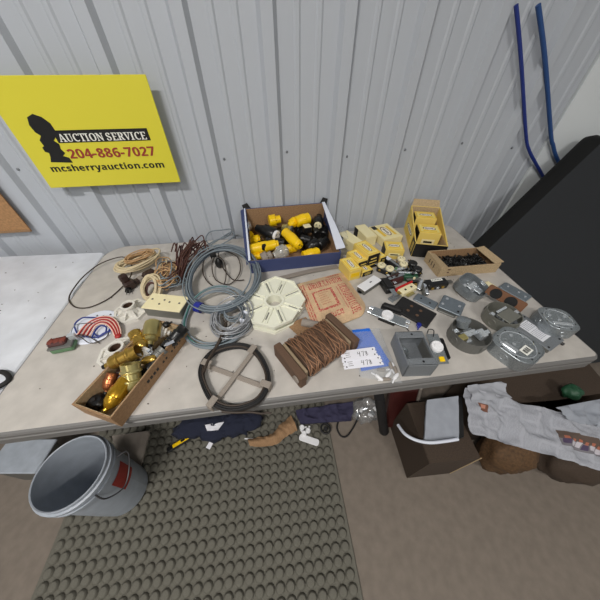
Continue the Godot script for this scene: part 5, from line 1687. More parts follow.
# twin outlet: body, two round faces with slots, mounting strap
func twin_outlet(label: String, pos: Vector3, yaw: float, body: Material, face: Material, strap: Material, tilt := Vector3.ZERO, s := 1.0):
	var o := thing("receptacle", label, "receptacle", pos, yaw, "loose receptacles and switches")
	o.rotation = Vector3(tilt.x, yaw, tilt.z)
	part("body", rot_box(Vector3(0, 0.012, 0) * s, Vector3(0.058, 0.024, 0.028) * s, 0.003), body, o)
	part("strap", rot_box(Vector3(0, 0.025, 0) * s, Vector3(0.084, 0.0016, 0.014) * s, 0.0005), strap, o)
	for e in [-1, 1]:
		var b := B.new()
		b.x = Transform3D(Basis.IDENTITY, Vector3(e * 0.0165, 0.024, 0) * s)
		b.lathe(PackedVector2Array([Vector2(0.0155 * s, 0), Vector2(0.0155 * s, 0.006 * s), Vector2(0.014 * s, 0.008 * s), Vector2(0, 0.008 * s)]), 18)
		var f := part("face", b, face, o)
		for q in [-1, 1]:
			part("slot", rot_box(Vector3(e * 0.0165, 0.0322, q * 0.005) * s, Vector3(0.007, 0.0006, 0.0016) * s, 0.0), mats["brown_plastic"], f)
		var sc := B.new()
		sc.x = Transform3D(Basis.IDENTITY, Vector3(e * 0.038, 0.0258, 0) * s)
		sc.lathe(PackedVector2Array([Vector2(0.003, 0), Vector2(0.0025, 0.0015), Vector2(0, 0.0015)]), 8)
		part("screw", sc, mats["brass"], o)
	for e in [-1, 1]: part("terminal", rot_box(Vector3(e * 0.015, 0.013, 0.0148) * s, Vector3(0.008, 0.008, 0.003) * s, 0.0008), mats["brass"], o)

func socket_group():
	# white box switch and black one
	white_switch(Vector3(0.3327, 0.7400, -0.6257), 0.5623, 0.0918, 0.0260)
	var a := Vector3(0.3955, 0.7400, -0.6152)
	var o := thing("receptacle", "black plastic receptacle beside the white box", "receptacle", a, -1.4862, "loose receptacles and switches")
	part("body", rot_box(Vector3(0, 0.012, 0), Vector3(0.066, 0.024, 0.036), 0.004), mats["black_plastic"], o)
	part("face", rot_box(Vector3(0, 0.026, 0), Vector3(0.05, 0.004, 0.024), 0.0015), mats["black_rubber"], o)
	part("strap", rot_box(Vector3(0.046, 0.022, 0), Vector3(0.034, 0.0016, 0.016), 0.0005), mats["steel"], o)
	for s in [-1, 1]: part("terminal", rot_box(Vector3(s * 0.016, 0.014, -0.019), Vector3(0.008, 0.008, 0.004), 0.0008), mats["steel_dull"], o)
	var st := thing("strap", "small bent galvanised strap in front of the black receptacle", "bracket", Vector3(0.4071, 0.7400, -0.5615), 0.5)
	part("strap", rot_box(Vector3(0, 0.006, 0), Vector3(0.05, 0.002, 0.022), 0.0008), mats["steel"], st)
	part("bend", rot_box(Vector3(0.025, 0.003, 0), Vector3(0.002, 0.006, 0.022), 0.0005), mats["steel"], st)
	part("bend", rot_box(Vector3(-0.025, 0.003, 0), Vector3(0.002, 0.006, 0.022), 0.0005), mats["steel"], st)
	twin_outlet("twin outlet with two round ivory faces nearest the white box", Vector3(0.4200, 0.7420, -0.6997), -0.7961, mats["black_plastic"], mats["ivory"], mats["steel"])
	twin_outlet("twin outlet with two ivory faces in front of yellow crosswise carton", Vector3(0.4979, 0.7420, -0.7245), -1.7122, mats["wood_grey"], mats["ivory"], mats["steel"])
	twin_outlet("black twin outlet with two round black faces near the screw box", Vector3(0.5294, 0.7420, -0.6853), -1.5374, mats["black_plastic"], mats["black_plastic"], mats["black_plastic"], Vector3.ZERO, 1.1)
	# dark strip with a white label
	var c := Vector3(0.4579, 0.7400, -0.7423)
	var d := thing("receptacle", "long black receptacle with small white label behind ivory twin outlet", "receptacle", c, -1.1662, "loose receptacles and switches")
	part("body", rot_box(Vector3(0, 0.011, -0.004), Vector3(0.085, 0.022, 0.024), 0.003), mats["black_plastic"], d)
	part("strap", rot_box(Vector3(0, 0.0228, -0.004), Vector3(0.10, 0.0016, 0.010), 0.0005), mats["steel"], d)
	part("label", rot_box(Vector3(-0.018, 0.0242, -0.003), Vector3(0.024, 0.0012, 0.019), 0.0002), mats["white_card"], d, "white label")
	# maroon and green bodied ones
	var e := thing("receptacle", "maroon receptacle between ivory twin outlet and red strip one", "receptacle", Vector3(0.4394, 0.7400, -0.6429), 0.3, "loose receptacles and switches")
	part("body", rot_box(Vector3(0, 0.013, 0), Vector3(0.05, 0.026, 0.034), 0.004), mats["maroon_plastic"], e)
	part("strap", rot_box(Vector3(0, 0.027, 0), Vector3(0.07, 0.0016, 0.012), 0.0005), mats["steel"], e)
	part("toggle", rot_box(Vector3(0, 0.031, 0), Vector3(0.010, 0.012, 0.007), 0.002), mats["brown_plastic"], e)
	var g := thing("receptacle", "dark green receptacle with a bright steel strap behind red strip one", "receptacle", Vector3(0.4973, 0.7400, -0.6497), -0.2, "loose receptacles and switches")
	part("body", rot_box(Vector3(0, 0.013, 0), Vector3(0.055, 0.026, 0.030), 0.004), mats["green_plastic"], g)
	part("strap", rot_box(Vector3(0, 0.027, -0.008), Vector3(0.085, 0.0018, 0.008), 0.0005), mats["steel_bright"], g)
	part("toggle", rot_box(Vector3(0.006, 0.031, 0.004), Vector3(0.010, 0.010, 0.008), 0.002), mats["black_plastic"], g)
	var g2 := thing("switch", "grey green switch with bright strap between two ivory twin outlets", "switch", Vector3(0.4551, 0.7400, -0.6852), 0.1, "loose receptacles and switches")
	part("body", rot_box(Vector3(0, 0.012, 0), Vector3(0.046, 0.024, 0.026), 0.003), mats["steel_dull"], g2)
	part("strap", rot_box(Vector3(0, 0.025, 0), Vector3(0.07, 0.0018, 0.012), 0.0005), mats["steel_bright"], g2)
	part("toggle", rot_box(Vector3(0, 0.029, 0), Vector3(0.009, 0.012, 0.006), 0.0015), mats["green_tag"], g2)
	for i in 4:
		var sp: Vector3 = [Vector3(0.4970, 0.7400, -0.6797), Vector3(0.4206, 0.7400, -0.6397), Vector3(0.5001, 0.7400, -0.6264), Vector3(0.5194, 0.7400, -0.5722)][i]
		var sw := thing("switch", ["black toggle switch between the two ivory faced outlets", "small brown switch behind the black plastic receptacle", "black toggle switch right of the green receptacle", "steel backed switch above the long pale steel plate"][i], "switch", sp, 0.5 + i * 1.3, "loose receptacles and switches")
		part("body", rot_box(Vector3(0, 0.010, 0), Vector3(0.036, 0.020, 0.020), 0.003), mats[["black_plastic", "brown_plastic", "black_plastic", "steel_dull"][i]], sw)
		part("strap", rot_box(Vector3(0, 0.021, 0), Vector3(0.054, 0.0016, 0.010), 0.0005), mats["steel_bright" if i % 2 else "steel_dull"], sw)
		part("toggle", rot_box(Vector3(0, 0.025, 0), Vector3(0.008, 0.010, 0.006), 0.0015), mats["ivory" if i == 2 else "black_plastic"], sw)
	red_outlet(Vector3(0.4592, 0.7400, -0.5857), 0.3948, 0.0715, 0.0260)
	# black one with a white printed label
	var p := thing("receptacle", "black receptacle with white printed label near the galvanised boxes", "receptacle", Vector3(0.5709, 0.7400, -0.5976), 0.0583, "loose receptacles and switches")
	part("body", rot_box(Vector3(0, 0.014, 0), Vector3(0.082, 0.028, 0.034), 0.004), mats["black_plastic"], p)
	part("label", rot_box(Vector3(0.002, 0.0288, -0.006), Vector3(0.042, 0.001, 0.012), 0.0002), mats["white_print"], p, "white printed label")
	for k in 6: part("print_mark", rot_box(Vector3(-0.014 + 0.006 * k, 0.0295, -0.006), Vector3(0.0035, 0.0006, 0.004), 0.0), mats["steel_dull"], p)
	for k in 3: part("terminal", rot_box(Vector3(-0.022 + 0.02 * k, 0.012, 0.0185), Vector3(0.009, 0.009, 0.004), 0.001), mats["brass"] if k != 1 else mats["steel_bright"], p)
	part("strap", rot_box(Vector3(-0.052, 0.018, 0), Vector3(0.03, 0.0018, 0.016), 0.0005), mats["steel_dull"], p)
	part("strap", rot_box(Vector3(0.050, 0.018, 0), Vector3(0.03, 0.0018, 0.016), 0.0005), mats["steel_dull"], p)
	var foil := thing("receptacle", "dull steel switch lying between red strip and labelled receptacle", "switch", Vector3(0.5124, 0.7400, -0.5998), 0.9, "loose receptacles and switches")
	part("body", rot_box(Vector3(0, 0.009, 0), Vector3(0.04, 0.018, 0.022), 0.003), mats["steel_dull"], foil)
	part("strap", rot_box(Vector3(0, 0.019, 0), Vector3(0.06, 0.0016, 0.01), 0.0005), mats["steel_bright"], foil)
	plain_plate("long pale grey steel cover plate with two dark screw holes", Vector3(0.5024, 0.7400, -0.5304), -0.8685, 0.0733, 0.0413, mats["steel_blue"], 0.0, [[-0.22, 0.0, 0.003, false], [0.2, 0.05, 0.003, false]])
	plain_plate("square blue grey steel cover plate with three bright screws", Vector3(0.5728, 0.7400, -0.4943), -0.7957, 0.0703, 0.0720, mats["steel_blue"], 0.008, [[-0.3, -0.28, 0.005, true], [-0.36, 0.2, 0.005, true], [0.3, -0.1, 0.005, true], [0.34, 0.3, 0.0035, false]])
	plain_plate("flat steel plate under the square blue grey one", Vector3(0.5546, 0.7400, -0.4838), -0.7409, 0.0568, 0.0490, mats["steel_dull"], 0.0, [])

func white_switch(pos: Vector3, yaw: float, L: float, W: float):
	var o := thing("switch_box", "small white surface switch box beside the paper bag", "switch", pos, yaw)
	W = maxf(W, 0.034)
	part("body", rot_box(Vector3(0, 0.010, 0), Vector3(L, 0.020, W), 0.002), mats["steel_dull"], o)
	part("cover", rot_box(Vector3(0, 0.0215, 0), Vector3(L + 0.002, 0.004, W + 0.002), 0.0015), mats["white_plastic"], o)
	part("slot", rot_box(Vector3(0.006, 0.0238, 0), Vector3(0.010, 0.0008, 0.004), 0.0), mats["black_plastic"], o)
	part("tab", rot_box(Vector3(-L / 2 - 0.004, 0.008, 0.0), Vector3(0.010, 0.004, 0.014), 0.001), mats["black_plastic"], o)

func red_outlet(pos: Vector3, yaw: float, L: float, W: float):
	var o := thing("receptacle", "ivory twin receptacle with a bright red strip", "receptacle", pos, yaw, "loose receptacles and switches")
	L = maxf(L, 0.07)
	W = maxf(W, 0.028)
	part("body", rot_box(Vector3(0, 0.010, 0), Vector3(L, 0.020, W), 0.003), mats["ivory"], o)
	part("red_strip", rot_box(Vector3(0.0, 0.012, -W / 2 - 0.003), Vector3(L * 1.15, 0.022, 0.007), 0.002), mats["red_plastic"], o, "bright red strip")
	for s in [-1, 1]:
		part("slot", rot_box(Vector3(s * L * 0.2, 0.0203, 0.002), Vector3(0.007, 0.0008, 0.007), 0.0), mats["black_plastic"], o)
		part("ear", rot_box(Vector3(s * (L / 2 + 0.006), 0.016, 0.0), Vector3(0.014, 0.002, 0.014), 0.0006), mats["brass"], o)
	part("front_lug", rot_box(Vector3(-0.004, 0.007, W / 2 + 0.006), Vector3(L * 0.5, 0.004, 0.012), 0.001), mats["brass_pale"], o)

# ---------------------------------------------------------------- galvanised boxes
func junction_box(label: String, pos: Vector3, yaw: float, r: float, h: float, sides: int, m: Material, up: bool, tilt := Vector3.ZERO) -> Node3D:
	var o := thing("junction_box", label, "junction box", pos, yaw)
	o.rotation = Vector3(tilt.x, yaw, tilt.z)
	var turn := PI / sides
	var outer := circle(r, sides, -1.0, Vector2.ZERO, turn)
	if sides == 8:      # a square with widely rounded corners
		outer = rounded(r * 1.94, r * 1.94, r * 0.62, 5)
	var inner := scaled(outer, 1.0 - 0.0022 / r)
	var wall := B.new()
	wall.ring(outer, inner, 0.0, h)
	part("wall", wall, m, o)
	var y := 0.0 if up else h - 0.0022
	var bs := B.new()
	bs.plate(scaled(outer, 0.995), y - (0.003 if not up else 0.0), y + 0.0024, 0.0035 if not up else 0.0)
	var base := part("base", bs, m, o)
	var yk := y + 0.0024 if not up else 0.0024
	for k in 5:
		var a := TAU * k / 5 + 0.3
		var rr := r * 0.55 if k < 4 else 0.0
		var kb := B.new()
		kb.x = Transform3D(Basis.IDENTITY, Vector3(rr * cos(a), yk, rr * sin(a)))
		kb.lathe(PackedVector2Array([Vector2(r * 0.19, 0), Vector2(r * 0.18, 0.0012), Vector2(r * 0.15, 0.0012), Vector2(r * 0.14, 0.0003), Vector2(0, 0.0005)]), 16)
		part("knockout", kb, m, base)
	# side knockouts
	for k in 4:
		var d := Vector2(r * (0.97 if sides == 8 else 0.995), 0).rotated(PI / 2 * k)
		var sb := B.new()
		lay(sb, Vector3(d.x, h * 0.5, d.y), Vector3(d.x, 0, d.y))
		sb.lathe(PackedVector2Array([Vector2(h * 0.3, 0), Vector2(h * 0.28, 0.0012), Vector2(h * 0.22, 0.0012), Vector2(h * 0.2, 0.0004), Vector2(0, 0.0005)]), 14)
		part("side_knockout", sb, m, o)
	if not up:      # pressed rings and small holes on the closed face
		var pr := B.new()
		pr.x = Transform3D(Basis.IDENTITY, Vector3(0, h, 0))
		pr.lathe(PackedVector2Array([Vector2(r * 0.80, 0.0), Vector2(r * 0.785, 0.0015), Vector2(r * 0.765, 0.0015), Vector2(r * 0.75, 0.0)]), 28)
		part("pressed_ring", pr, mats["steel_bright"], o)
		for k in 8:
			var hb := B.new()
			hb.x = Transform3D(Basis.IDENTITY, Vector3(0.86 * r * cos(k * 0.785 + 0.4), h, 0.86 * r * sin(k * 0.785 + 0.4)))
			hb.lathe(PackedVector2Array([Vector2(0.0024, 0.0), Vector2(0.0022, 0.0006), Vector2(0, 0.0006)]), 8)
			part("hole", hb, mats["black_plastic"], o)
	if up:
		for s in [-1, 1]:
			part("ear", rot_box(Vector3(s * (r * 0.78), h - 0.001, r * 0.3 * s), Vector3(0.016, 0.002, 0.012), 0.0006), mats["steel_bright"], o)
	return o

func clamp_set(o: Node3D, y: float, s: float):
	part("clamp", rot_box(Vector3(-0.012, y + 0.005, 0.010) * s, Vector3(0.030, 0.010, 0.014) * s, 0.002), mats["steel_bright"], o)
	part("clamp", rot_box(Vector3(0.012, y + 0.012, -0.012) * s, Vector3(0.028, 0.012, 0.016) * s, 0.002), mats["steel"], o)
	part("bracket", rot_box(Vector3(0.0, y + 0.022, -0.002) * s, Vector3(0.05, 0.003, 0.016) * s, 0.001), mats["steel_bright"], o)
	for k in 4:
		var b := B.new()
		b.x = Transform3D(Basis(Vector3(1, 0, 0), 0.4 * (k - 1)), Vector3(-0.02 + 0.014 * k, y + 0.012, 0.014 - 0.008 * k) * s)
		b.lathe(PackedVector2Array([Vector2(0.002, -0.01), Vector2(0.002, 0.01), Vector2(0.0045, 0.011), Vector2(0.004, 0.014), Vector2(0, 0.0145)]), 10)
		part("screw", b, mats["steel_bright"], o)

func metal_boxes():
	# a: open octagonal box by the screw box
	var a := junction_box("open octagonal galvanised box in front of the screw box", Vector3(0.6721, 0.7400, -0.5574), 0.5, 0.049, 0.032, 8, mats["steel"], true, Vector3(0.22, 0, -0.05))
	a.position.y += 0.010
	clamp_set(a, 0.002, 1.0)
	part("knockout", rot_box(Vector3(0.02, 0.012, 0.02), Vector3(0.03, 0.004, 0.03), 0.001), mats["steel_bright"], a)
	# b: round pan with clamps
	var b := junction_box("round grey steel box packed with bright cable clamps", Vector3(0.5454, 0.7400, -0.3677), 0.2, 0.053, 0.038, 28, mats["steel_dull"], true)
	clamp_set(b, 0.002, 1.05)
	part("clamp", rot_box(Vector3(-0.034, 0.022, 0.006), Vector3(0.024, 0.03, 0.02), 0.003), mats["brass_pale"], b)
	part("clamp", rot_box(Vector3(0.03, 0.024, 0.012), Vector3(0.02, 0.026, 0.028), 0.003), mats["steel_bright"], b)
	var kb := B.new()
	kb.x = Transform3D(Basis(Vector3(1, 0, 0), -0.3), Vector3(-0.004, 0.030, -0.028))
	kb.lathe(PackedVector2Array([Vector2(0.016, 0), Vector2(0.016, 0.016), Vector2(0.019, 0.018), Vector2(0.019, 0.024), Vector2(0.013, 0.027), Vector2(0, 0.027)]), 12)
	part("connector", kb, mats["steel"], b)
	# c: deep olive round backed box
	var c := junction_box("dull olive round steel box in front of the brown plate", Vector3(0.6883, 0.7400, -0.4194), 0.35, 0.048, 0.040, 24, mats["olive_paint"], true, Vector3(0.0, 0, 0.0))
	clamp_set(c, 0.010, 0.85)
	part("cover", rot_box(Vector3(-0.004, 0.042, 0.014), Vector3(0.06, 0.003, 0.04), 0.001), mats["olive_paint"], c)
	part("bracket", rot_box(Vector3(-0.008, 0.048, -0.010), Vector3(0.045, 0.006, 0.008), 0.002), mats["steel_bright"], c)
	# brown plate with two round holes leaning on it
	var A := Vector3(0.7005, 0.7660, -0.5231)
	var Bq := Vector3(0.7510, 0.7660, -0.4220)
	var C := Vector3(0.7634, 0.7980, -0.4287)
	brown_plate(A, Bq, C)
	# plate at the far edge
	plain_plate("blue grey steel plate at table's right edge behind the brown one", Vector3(0.8397, 0.7400, -0.5334), -1.1427, 0.0908, 0.0516, mats["steel_blue"], 0.0, [[-0.3, -0.1, 0.004, true], [0.1, -0.1, 0.004, true], [0.36, 0.0, 0.004, true]])
	var ip := thing("plate_scrap", "pale ivory plate corner behind the brown plate", "plate", Vector3(0.7622, 0.7400, -0.5724), 0.4)
	part("plate", rot_box(Vector3(0, 0.003, 0), Vector3(0.055, 0.004, 0.035), 0.001), mats["ivory"], ip)
	part("rib", rot_box(Vector3(0, 0.006, -0.012), Vector3(0.05, 0.003, 0.004), 0.001), mats["ivory"], ip)
	# d: upside down octagonal box with a barcode label
	var d := junction_box("galvanised octagonal box upside down with white barcode label, nearest front", Vector3(0.6424, 0.7400, -0.3094), 0.42, 0.056, 0.038, 8, mats["steel"], false)
	var lb := part("label", rot_box(Vector3(-0.004, 0.0404, 0.022), Vector3(0.032, 0.0006, 0.021), 0.0), mats["white_print"], d, "white barcode label")
	for k in 9: part("bar", rot_box(Vector3(-0.015 + 0.0026 * k, 0.0409, 0.0225), Vector3(0.0008 + 0.0006 * (k % 3), 0.0004, 0.012), 0.0), mats["black_print"], lb)
	for k in 4:
		var sb := B.new()
		sb.x = Transform3D(Basis.IDENTITY, Vector3(-0.034 + 0.024 * k, 0.039, -0.026 + 0.02 * (k % 2)))
		sb.lathe(PackedVector2Array([Vector2(0.005, 0), Vector2(0.0045, 0.002), Vector2(0, 0.003)]), 10)
		part("screw", sb, mats["steel_bright"], d)
	part("strap", rot_box(Vector3(-0.030, 0.0395, -0.006), Vector3(0.016, 0.006, 0.036), 0.003), mats["steel_bright"], d)
	# flat box with a printed label, and e resting behind it
	flat_box(Vector3(0.7552, 0.7400, -0.3565), 0.3692, 0.0727, 0.1129)
	var e := junction_box("galvanised octagonal box upside down on the flat labelled box", Vector3(0.8170, 0.7540, -0.3705) , -0.3, 0.046, 0.034, 8, mats["steel"], false)
	for k in 3:
		var sb := B.new()
		sb.x = Transform3D(Basis.IDENTITY, Vector3(-0.02 + 0.02 * k, 0.035, -0.01 + 0.016 * (k % 2)))
		sb.lathe(PackedVector2Array([Vector2(0.005, 0), Vector2(0.0045, 0.002), Vector2(0, 0.003)]), 10)
		part("screw", sb, mats["steel_bright"], e)
	part("strap", rot_box(Vector3(0.0, 0.0355, 0.02), Vector3(0.05, 0.004, 0.010), 0.001), mats["steel_bright"], e)

func brown_plate(A: Vector3, Bq: Vector3, C: Vector3):
	var x := (Bq - A).normalized()
	var z := (Bq - C)
	var W := (z - x * z.dot(x)).length()
	z = (z - x * z.dot(x)).normalized()
	var y := z.cross(x).normalized()
	var L := (Bq - A).length()
	var o := thing("outlet_plate", "brown plastic plate with two round dark holes leaning on olive box", "cover plate", (A + Bq) / 2 - z * W / 2)
	o.basis = Basis(x, y, z)
	var b := B.new()
	b.plate(rounded(L, W, 0.005, 4), -0.003, 0.003, 0.0015)
	part("plate", b, mats["bakelite"], o)
	for s in [-1, 1]:
		var h := B.new()
		h.x = Transform3D(Basis.IDENTITY, Vector3(s * 0.023 - 0.004, 0.003, 0.002))
		h.lathe(PackedVector2Array([Vector2(0.017, 0), Vector2(0.0168, 0.0008), Vector2(0.0155, 0.0008), Vector2(0.015, 0.0003), Vector2(0, 0.0003)]), 22)
		part("hole", h, mats["black_plastic"], o, "round dark hole")

func label_image() -> Image:
	var im := Image.create(64, 128, false, Image.FORMAT_RGB8)
	im.fill(Color(0.88, 0.89, 0.91))
	var r := RandomNumberGenerator.new()
	r.seed = 9
	var y := 8
	while y < 118:   # too small to read: rows of grey strokes
		var x := 6
		while x < 54:
			var w := r.randi_range(3, 9)
			im.fill_rect(Rect2i(x, y, w, 3), Color(0.55, 0.56, 0.6))
			x += w + 3
		y += 8 if y != 48 else 14
	return im

func flat_box(pos: Vector3, yaw: float, L: float, W: float):
	var o := thing("flat_box", "flat grey steel box with large white printed label", "box", pos, yaw)
	part("body", rot_box(Vector3(0, 0.007, 0), Vector3(L, 0.014, W), 0.002), mats["steel_dull"], o)
	part("lid", rot_box(Vector3(0, 0.0150, 0), Vector3(L + 0.003, 0.003, W + 0.003), 0.001), mats["grey_paint"], o)
	card("label", L * 0.62, W * 0.62, print_mat("box_label", label_image()), o, Vector3(-0.002, 0.0168, -0.004))
	for s in [-1, 1]:
		for t in [-1, 1]:
			var b := B.new()
			b.x = Transform3D(Basis.IDENTITY, Vector3(s * L * 0.40, 0.0165, t * W * 0.43))
			b.lathe(PackedVector2Array([Vector2(0.003, 0), Vector2(0.0026, 0.0014), Vector2(0, 0.0016)]), 8)
			part("screw", b, mats["black_plastic"], o)
	part("clip", rot_box(Vector3(L / 2 - 0.006, 0.008, W / 2 + 0.004), Vector3(0.008, 0.006, 0.010), 0.001), mats["black_plastic"], o)

# ---------------------------------------------------------------- lot tags on the blue bag
func tags_and_bag():
	# blue sheet in a clear plastic bag
	var n := FastNoiseLite.new()
	n.seed = 6
	n.frequency = 22.0
	var A := Vector3(0.2187, 0.7400, -0.4409)
	var Bc := Vector3(0.2722, 0.7400, -0.4397)
	var C := Vector3(0.2919, 0.7400, -0.3107)
	var D := Vector3(0.2042, 0.7400, -0.3042)
	var rows := []
	for i in 15:
		var row := PackedVector3Array()
		for j in 13:
			var p := A.lerp(Bc, j / 12.0).lerp(D.lerp(C, j / 12.0), i / 14.0)
			p.y = TOP + 0.005 + 0.003 * absf(n.get_noise_2d(p.x, p.z))
			row.append(p)
		rows.append(row)
	var b := B.new()
	b.sheet(rows, 0.003)
	solo("blue_pouch", b, mats["blue_plastic"], "bright blue plastic pouch under the white lot tags", "pouch")
	var A2 := Vector3(0.2116, 0.7400, -0.4380)
	var B2 := Vector3(0.3035, 0.7400, -0.4376)
	var C2 := Vector3(0.2985, 0.7400, -0.2578)
	var D2 := Vector3(0.1964, 0.7400, -0.2879)
	rows = []
	n.frequency = 30.0
	for i in 19:
		var row := PackedVector3Array()
		for j in 15:
			var p := A2.lerp(B2, j / 14.0).lerp(D2.lerp(C2, j / 14.0), i / 18.0)
			var e := minf(minf(i, 18 - i) / 4.0, minf(j, 14 - j) / 4.0)
			p.y = TOP + 0.004 + 0.009 * minf(1.0, e) + 0.005 * absf(n.get_noise_2d(p.x, p.z)) * minf(1.0, e)
			row.append(p)
		rows.append(row)
	var f := B.new()
	f.sheet(rows, 0.0008)
	solo("plastic_bag", f, mats["film"], "crumpled clear plastic bag over the blue pouch", "bag")
	for i in 7:
		var p: Vector3 = [Vector3(0.2593, 0.7400, -0.3029), Vector3(0.2697, 0.7400, -0.2869), Vector3(0.2927, 0.7400, -0.2956), Vector3(0.2421, 0.7400, -0.2791), Vector3(0.2608, 0.7400, -0.2710), Vector3(0.2899, 0.7400, -0.2756), Vector3(0.2894, 0.7400, -0.3080)][i]
		var w := thing("connector", ["topmost clear connector below the blue pouch", "middle clear connector left of grey box", "clear connector closest to the grey box", "leftmost clear connector near the table's front", "lowest clear connector near the table's front", "rightmost low clear connector by the grey box", "small clear connector touching the blue pouch"][i], "connector", p, i * 0.8, "clear plastic connectors")
		var cb := B.new()
		lay(cb, Vector3(-0.012, 0.005, 0), Vector3(1, 0.0, 0.2))
		cb.lathe(PackedVector2Array([Vector2(0, 0), Vector2(0.003, 0), Vector2(0.0048, 0.006), Vector2(0.0048, 0.018), Vector2(0.0035, 0.022), Vector2(0, 0.022)]), 10)
		part("sleeve", cb, mats["white_plastic"] if i % 2 else mats["wood_grey"], w)
		part("tip", rot_box(Vector3(0.016, 0.005, 0.0035), Vector3(0.012, 0.004, 0.004), 0.001), mats["white_plastic"], w)
	# two paper lot tags, punched and numbered by hand
	tag_card(Vector3(0.2117, 0.7400, -0.3228), 0.0054, 0.1078, 0.0287, 0.0155, "lower white lot tag with handwritten 478 nearest the front")
	tag_card(Vector3(0.2086, 0.7400, -0.3486), 0.0223, 0.1010, 0.0304, 0.0180, "upper white lot tag with handwritten 478")

func tag_card(pos: Vector3, yaw: float, L: float, W: float, lift: float, label: String):
	var o := thing("lot_tag", label, "tag", pos + Vector3(0, lift, 0), yaw, "white lot tags")
	var b := B.new()
	var poly := PackedVector2Array()
	# scalloped notches at the short ends
	var hx := L / 2
	var hz := W / 2
	poly.append_array([Vector2(-hx, -hz), Vector2(hx, -hz), Vector2(hx, -hz * 0.45), Vector2(hx - 0.004, -hz * 0.3), Vector2(hx, -hz * 0.15), Vector2(hx, hz * 0.15), Vector2(hx - 0.004, hz * 0.3), Vector2(hx, hz * 0.45), Vector2(hx, hz), Vector2(-hx, hz), Vector2(-hx, hz * 0.45), Vector2(-hx + 0.004, hz * 0.3), Vector2(-hx, hz * 0.15), Vector2(-hx, -hz * 0.15), Vector2(-hx + 0.004, -hz * 0.3), Vector2(-hx, -hz * 0.45)])
	b.plate(poly, 0.0, 0.0007)
	part("paper", b, mats["paper_white"], o)
	for s in [-1, 1]:
		for t in [-1, 1]:
			var h := B.new()
			h.x = Transform3D(Basis.IDENTITY, Vector3(s * (hx - 0.008), 0.0007, t * hz * 0.55))
			h.lathe(PackedVector2Array([Vector2(0.0022, 0), Vector2(0.0022, 0.0002), Vector2(0, 0.0002)]), 8)
			part("punch_hole", h, mats["black_print"], o)
	for k in 3: part("print_line", rot_box(Vector3(-hx * 0.62, 0.0009, hz * (-0.4 + 0.4 * k)), Vector3(0.014 - 0.003 * (k % 2), 0.0003, 0.0012), 0.0), mats["steel_dull"], o)
	# the handwritten figures
	var strokes := [[[0, -6], [-1.5, -1], [3, -2]], [[3, -6], [1.5, 5]], [[6, -5], [10, -6], [7.5, 5]], [[15, -5], [12, -4], [14.5, -0.5], [16, 3], [13, 5], [12.5, 2], [15.5, -2], [15, -5]]]
	for st in strokes:
		var pts := PackedVector3Array()
		for p in st: pts.append(Vector3((p[0] - 1) * 0.0016, 0.0011, p[1] * 0.0013 + W * 0.06))
		var sb := B.new()
		sb.tube(pts, 0.00075, 4)
		part("handwriting", sb, mats["black_print"], o)

# ---------------------------------------------------------------- under the table
func crumpled(quad_: Array, nu: int, nv: int, amp: float, fr: float, seed_: int, sag := 0.0) -> Array:
	var n := FastNoiseLite.new()
	n.seed = seed_
	n.frequency = fr
	n.fractal_type = FastNoiseLite.FRACTAL_RIDGED
	n.fractal_octaves = 3
	var rows := []
	for i in nv + 1:
		var row := PackedVector3Array()
		for j in nu + 1:
			var u := float(j) / nu
			var v := float(i) / nv
			var p: Vector3 = quad_[0].lerp(quad_[1], u).lerp(quad_[3].lerp(quad_[2], u), v)
			p += Vector3(0.3, 1, 0.2) * amp * n.get_noise_3d(p.x, p.y, p.z)
			p.y -= sag * 4.0 * u * (1 - u)
			row.append(p)
		rows.append(row)
	return rows

func news_image() -> Image:
	var im := Image.create(512, 256, false, Image.FORMAT_RGB8)
	im.fill(Color(0.66, 0.67, 0.70))
	var r := RandomNumberGenerator.new()
	r.seed = 14
	# columns of print too small to read
	for c in 8:
		var y := 6
		while y < 248:
			var x := 8 + c * 63
			var stop := x + 54
			while x < stop:
				var w := r.randi_range(3, 10)
				im.fill_rect(Rect2i(x, y, mini(w, stop - x), 2), Color(0.56, 0.57, 0.60))
				x += w + 2
			y += 5 if r.randf() > 0.06 else 16
	# one colour photograph of a row of people, and a small round one
	im.fill_rect(Rect2i(330, 96, 160, 84), Color(0.36, 0.30, 0.27))
	im.fill_rect(Rect2i(330, 140, 160, 40), Color(0.46, 0.45, 0.47))
	for k in 6:
		im.fill_rect(Rect2i(344 + k * 24, 122 + (k % 2) * 6, 13, 15), Color(0.66, 0.40, 0.32))
		im.fill_rect(Rect2i(340 + k * 24, 138 + (k % 2) * 6, 20, 26), Color(0.75, 0.73, 0.76) if k % 3 else Color(0.3, 0.25, 0.35))
	im.fill_rect(Rect2i(40, 70, 34, 44), Color(0.45, 0.30, 0.24))
	im.fill_rect(Rect2i(48, 76, 18, 20), Color(0.72, 0.5, 0.42))
	return im

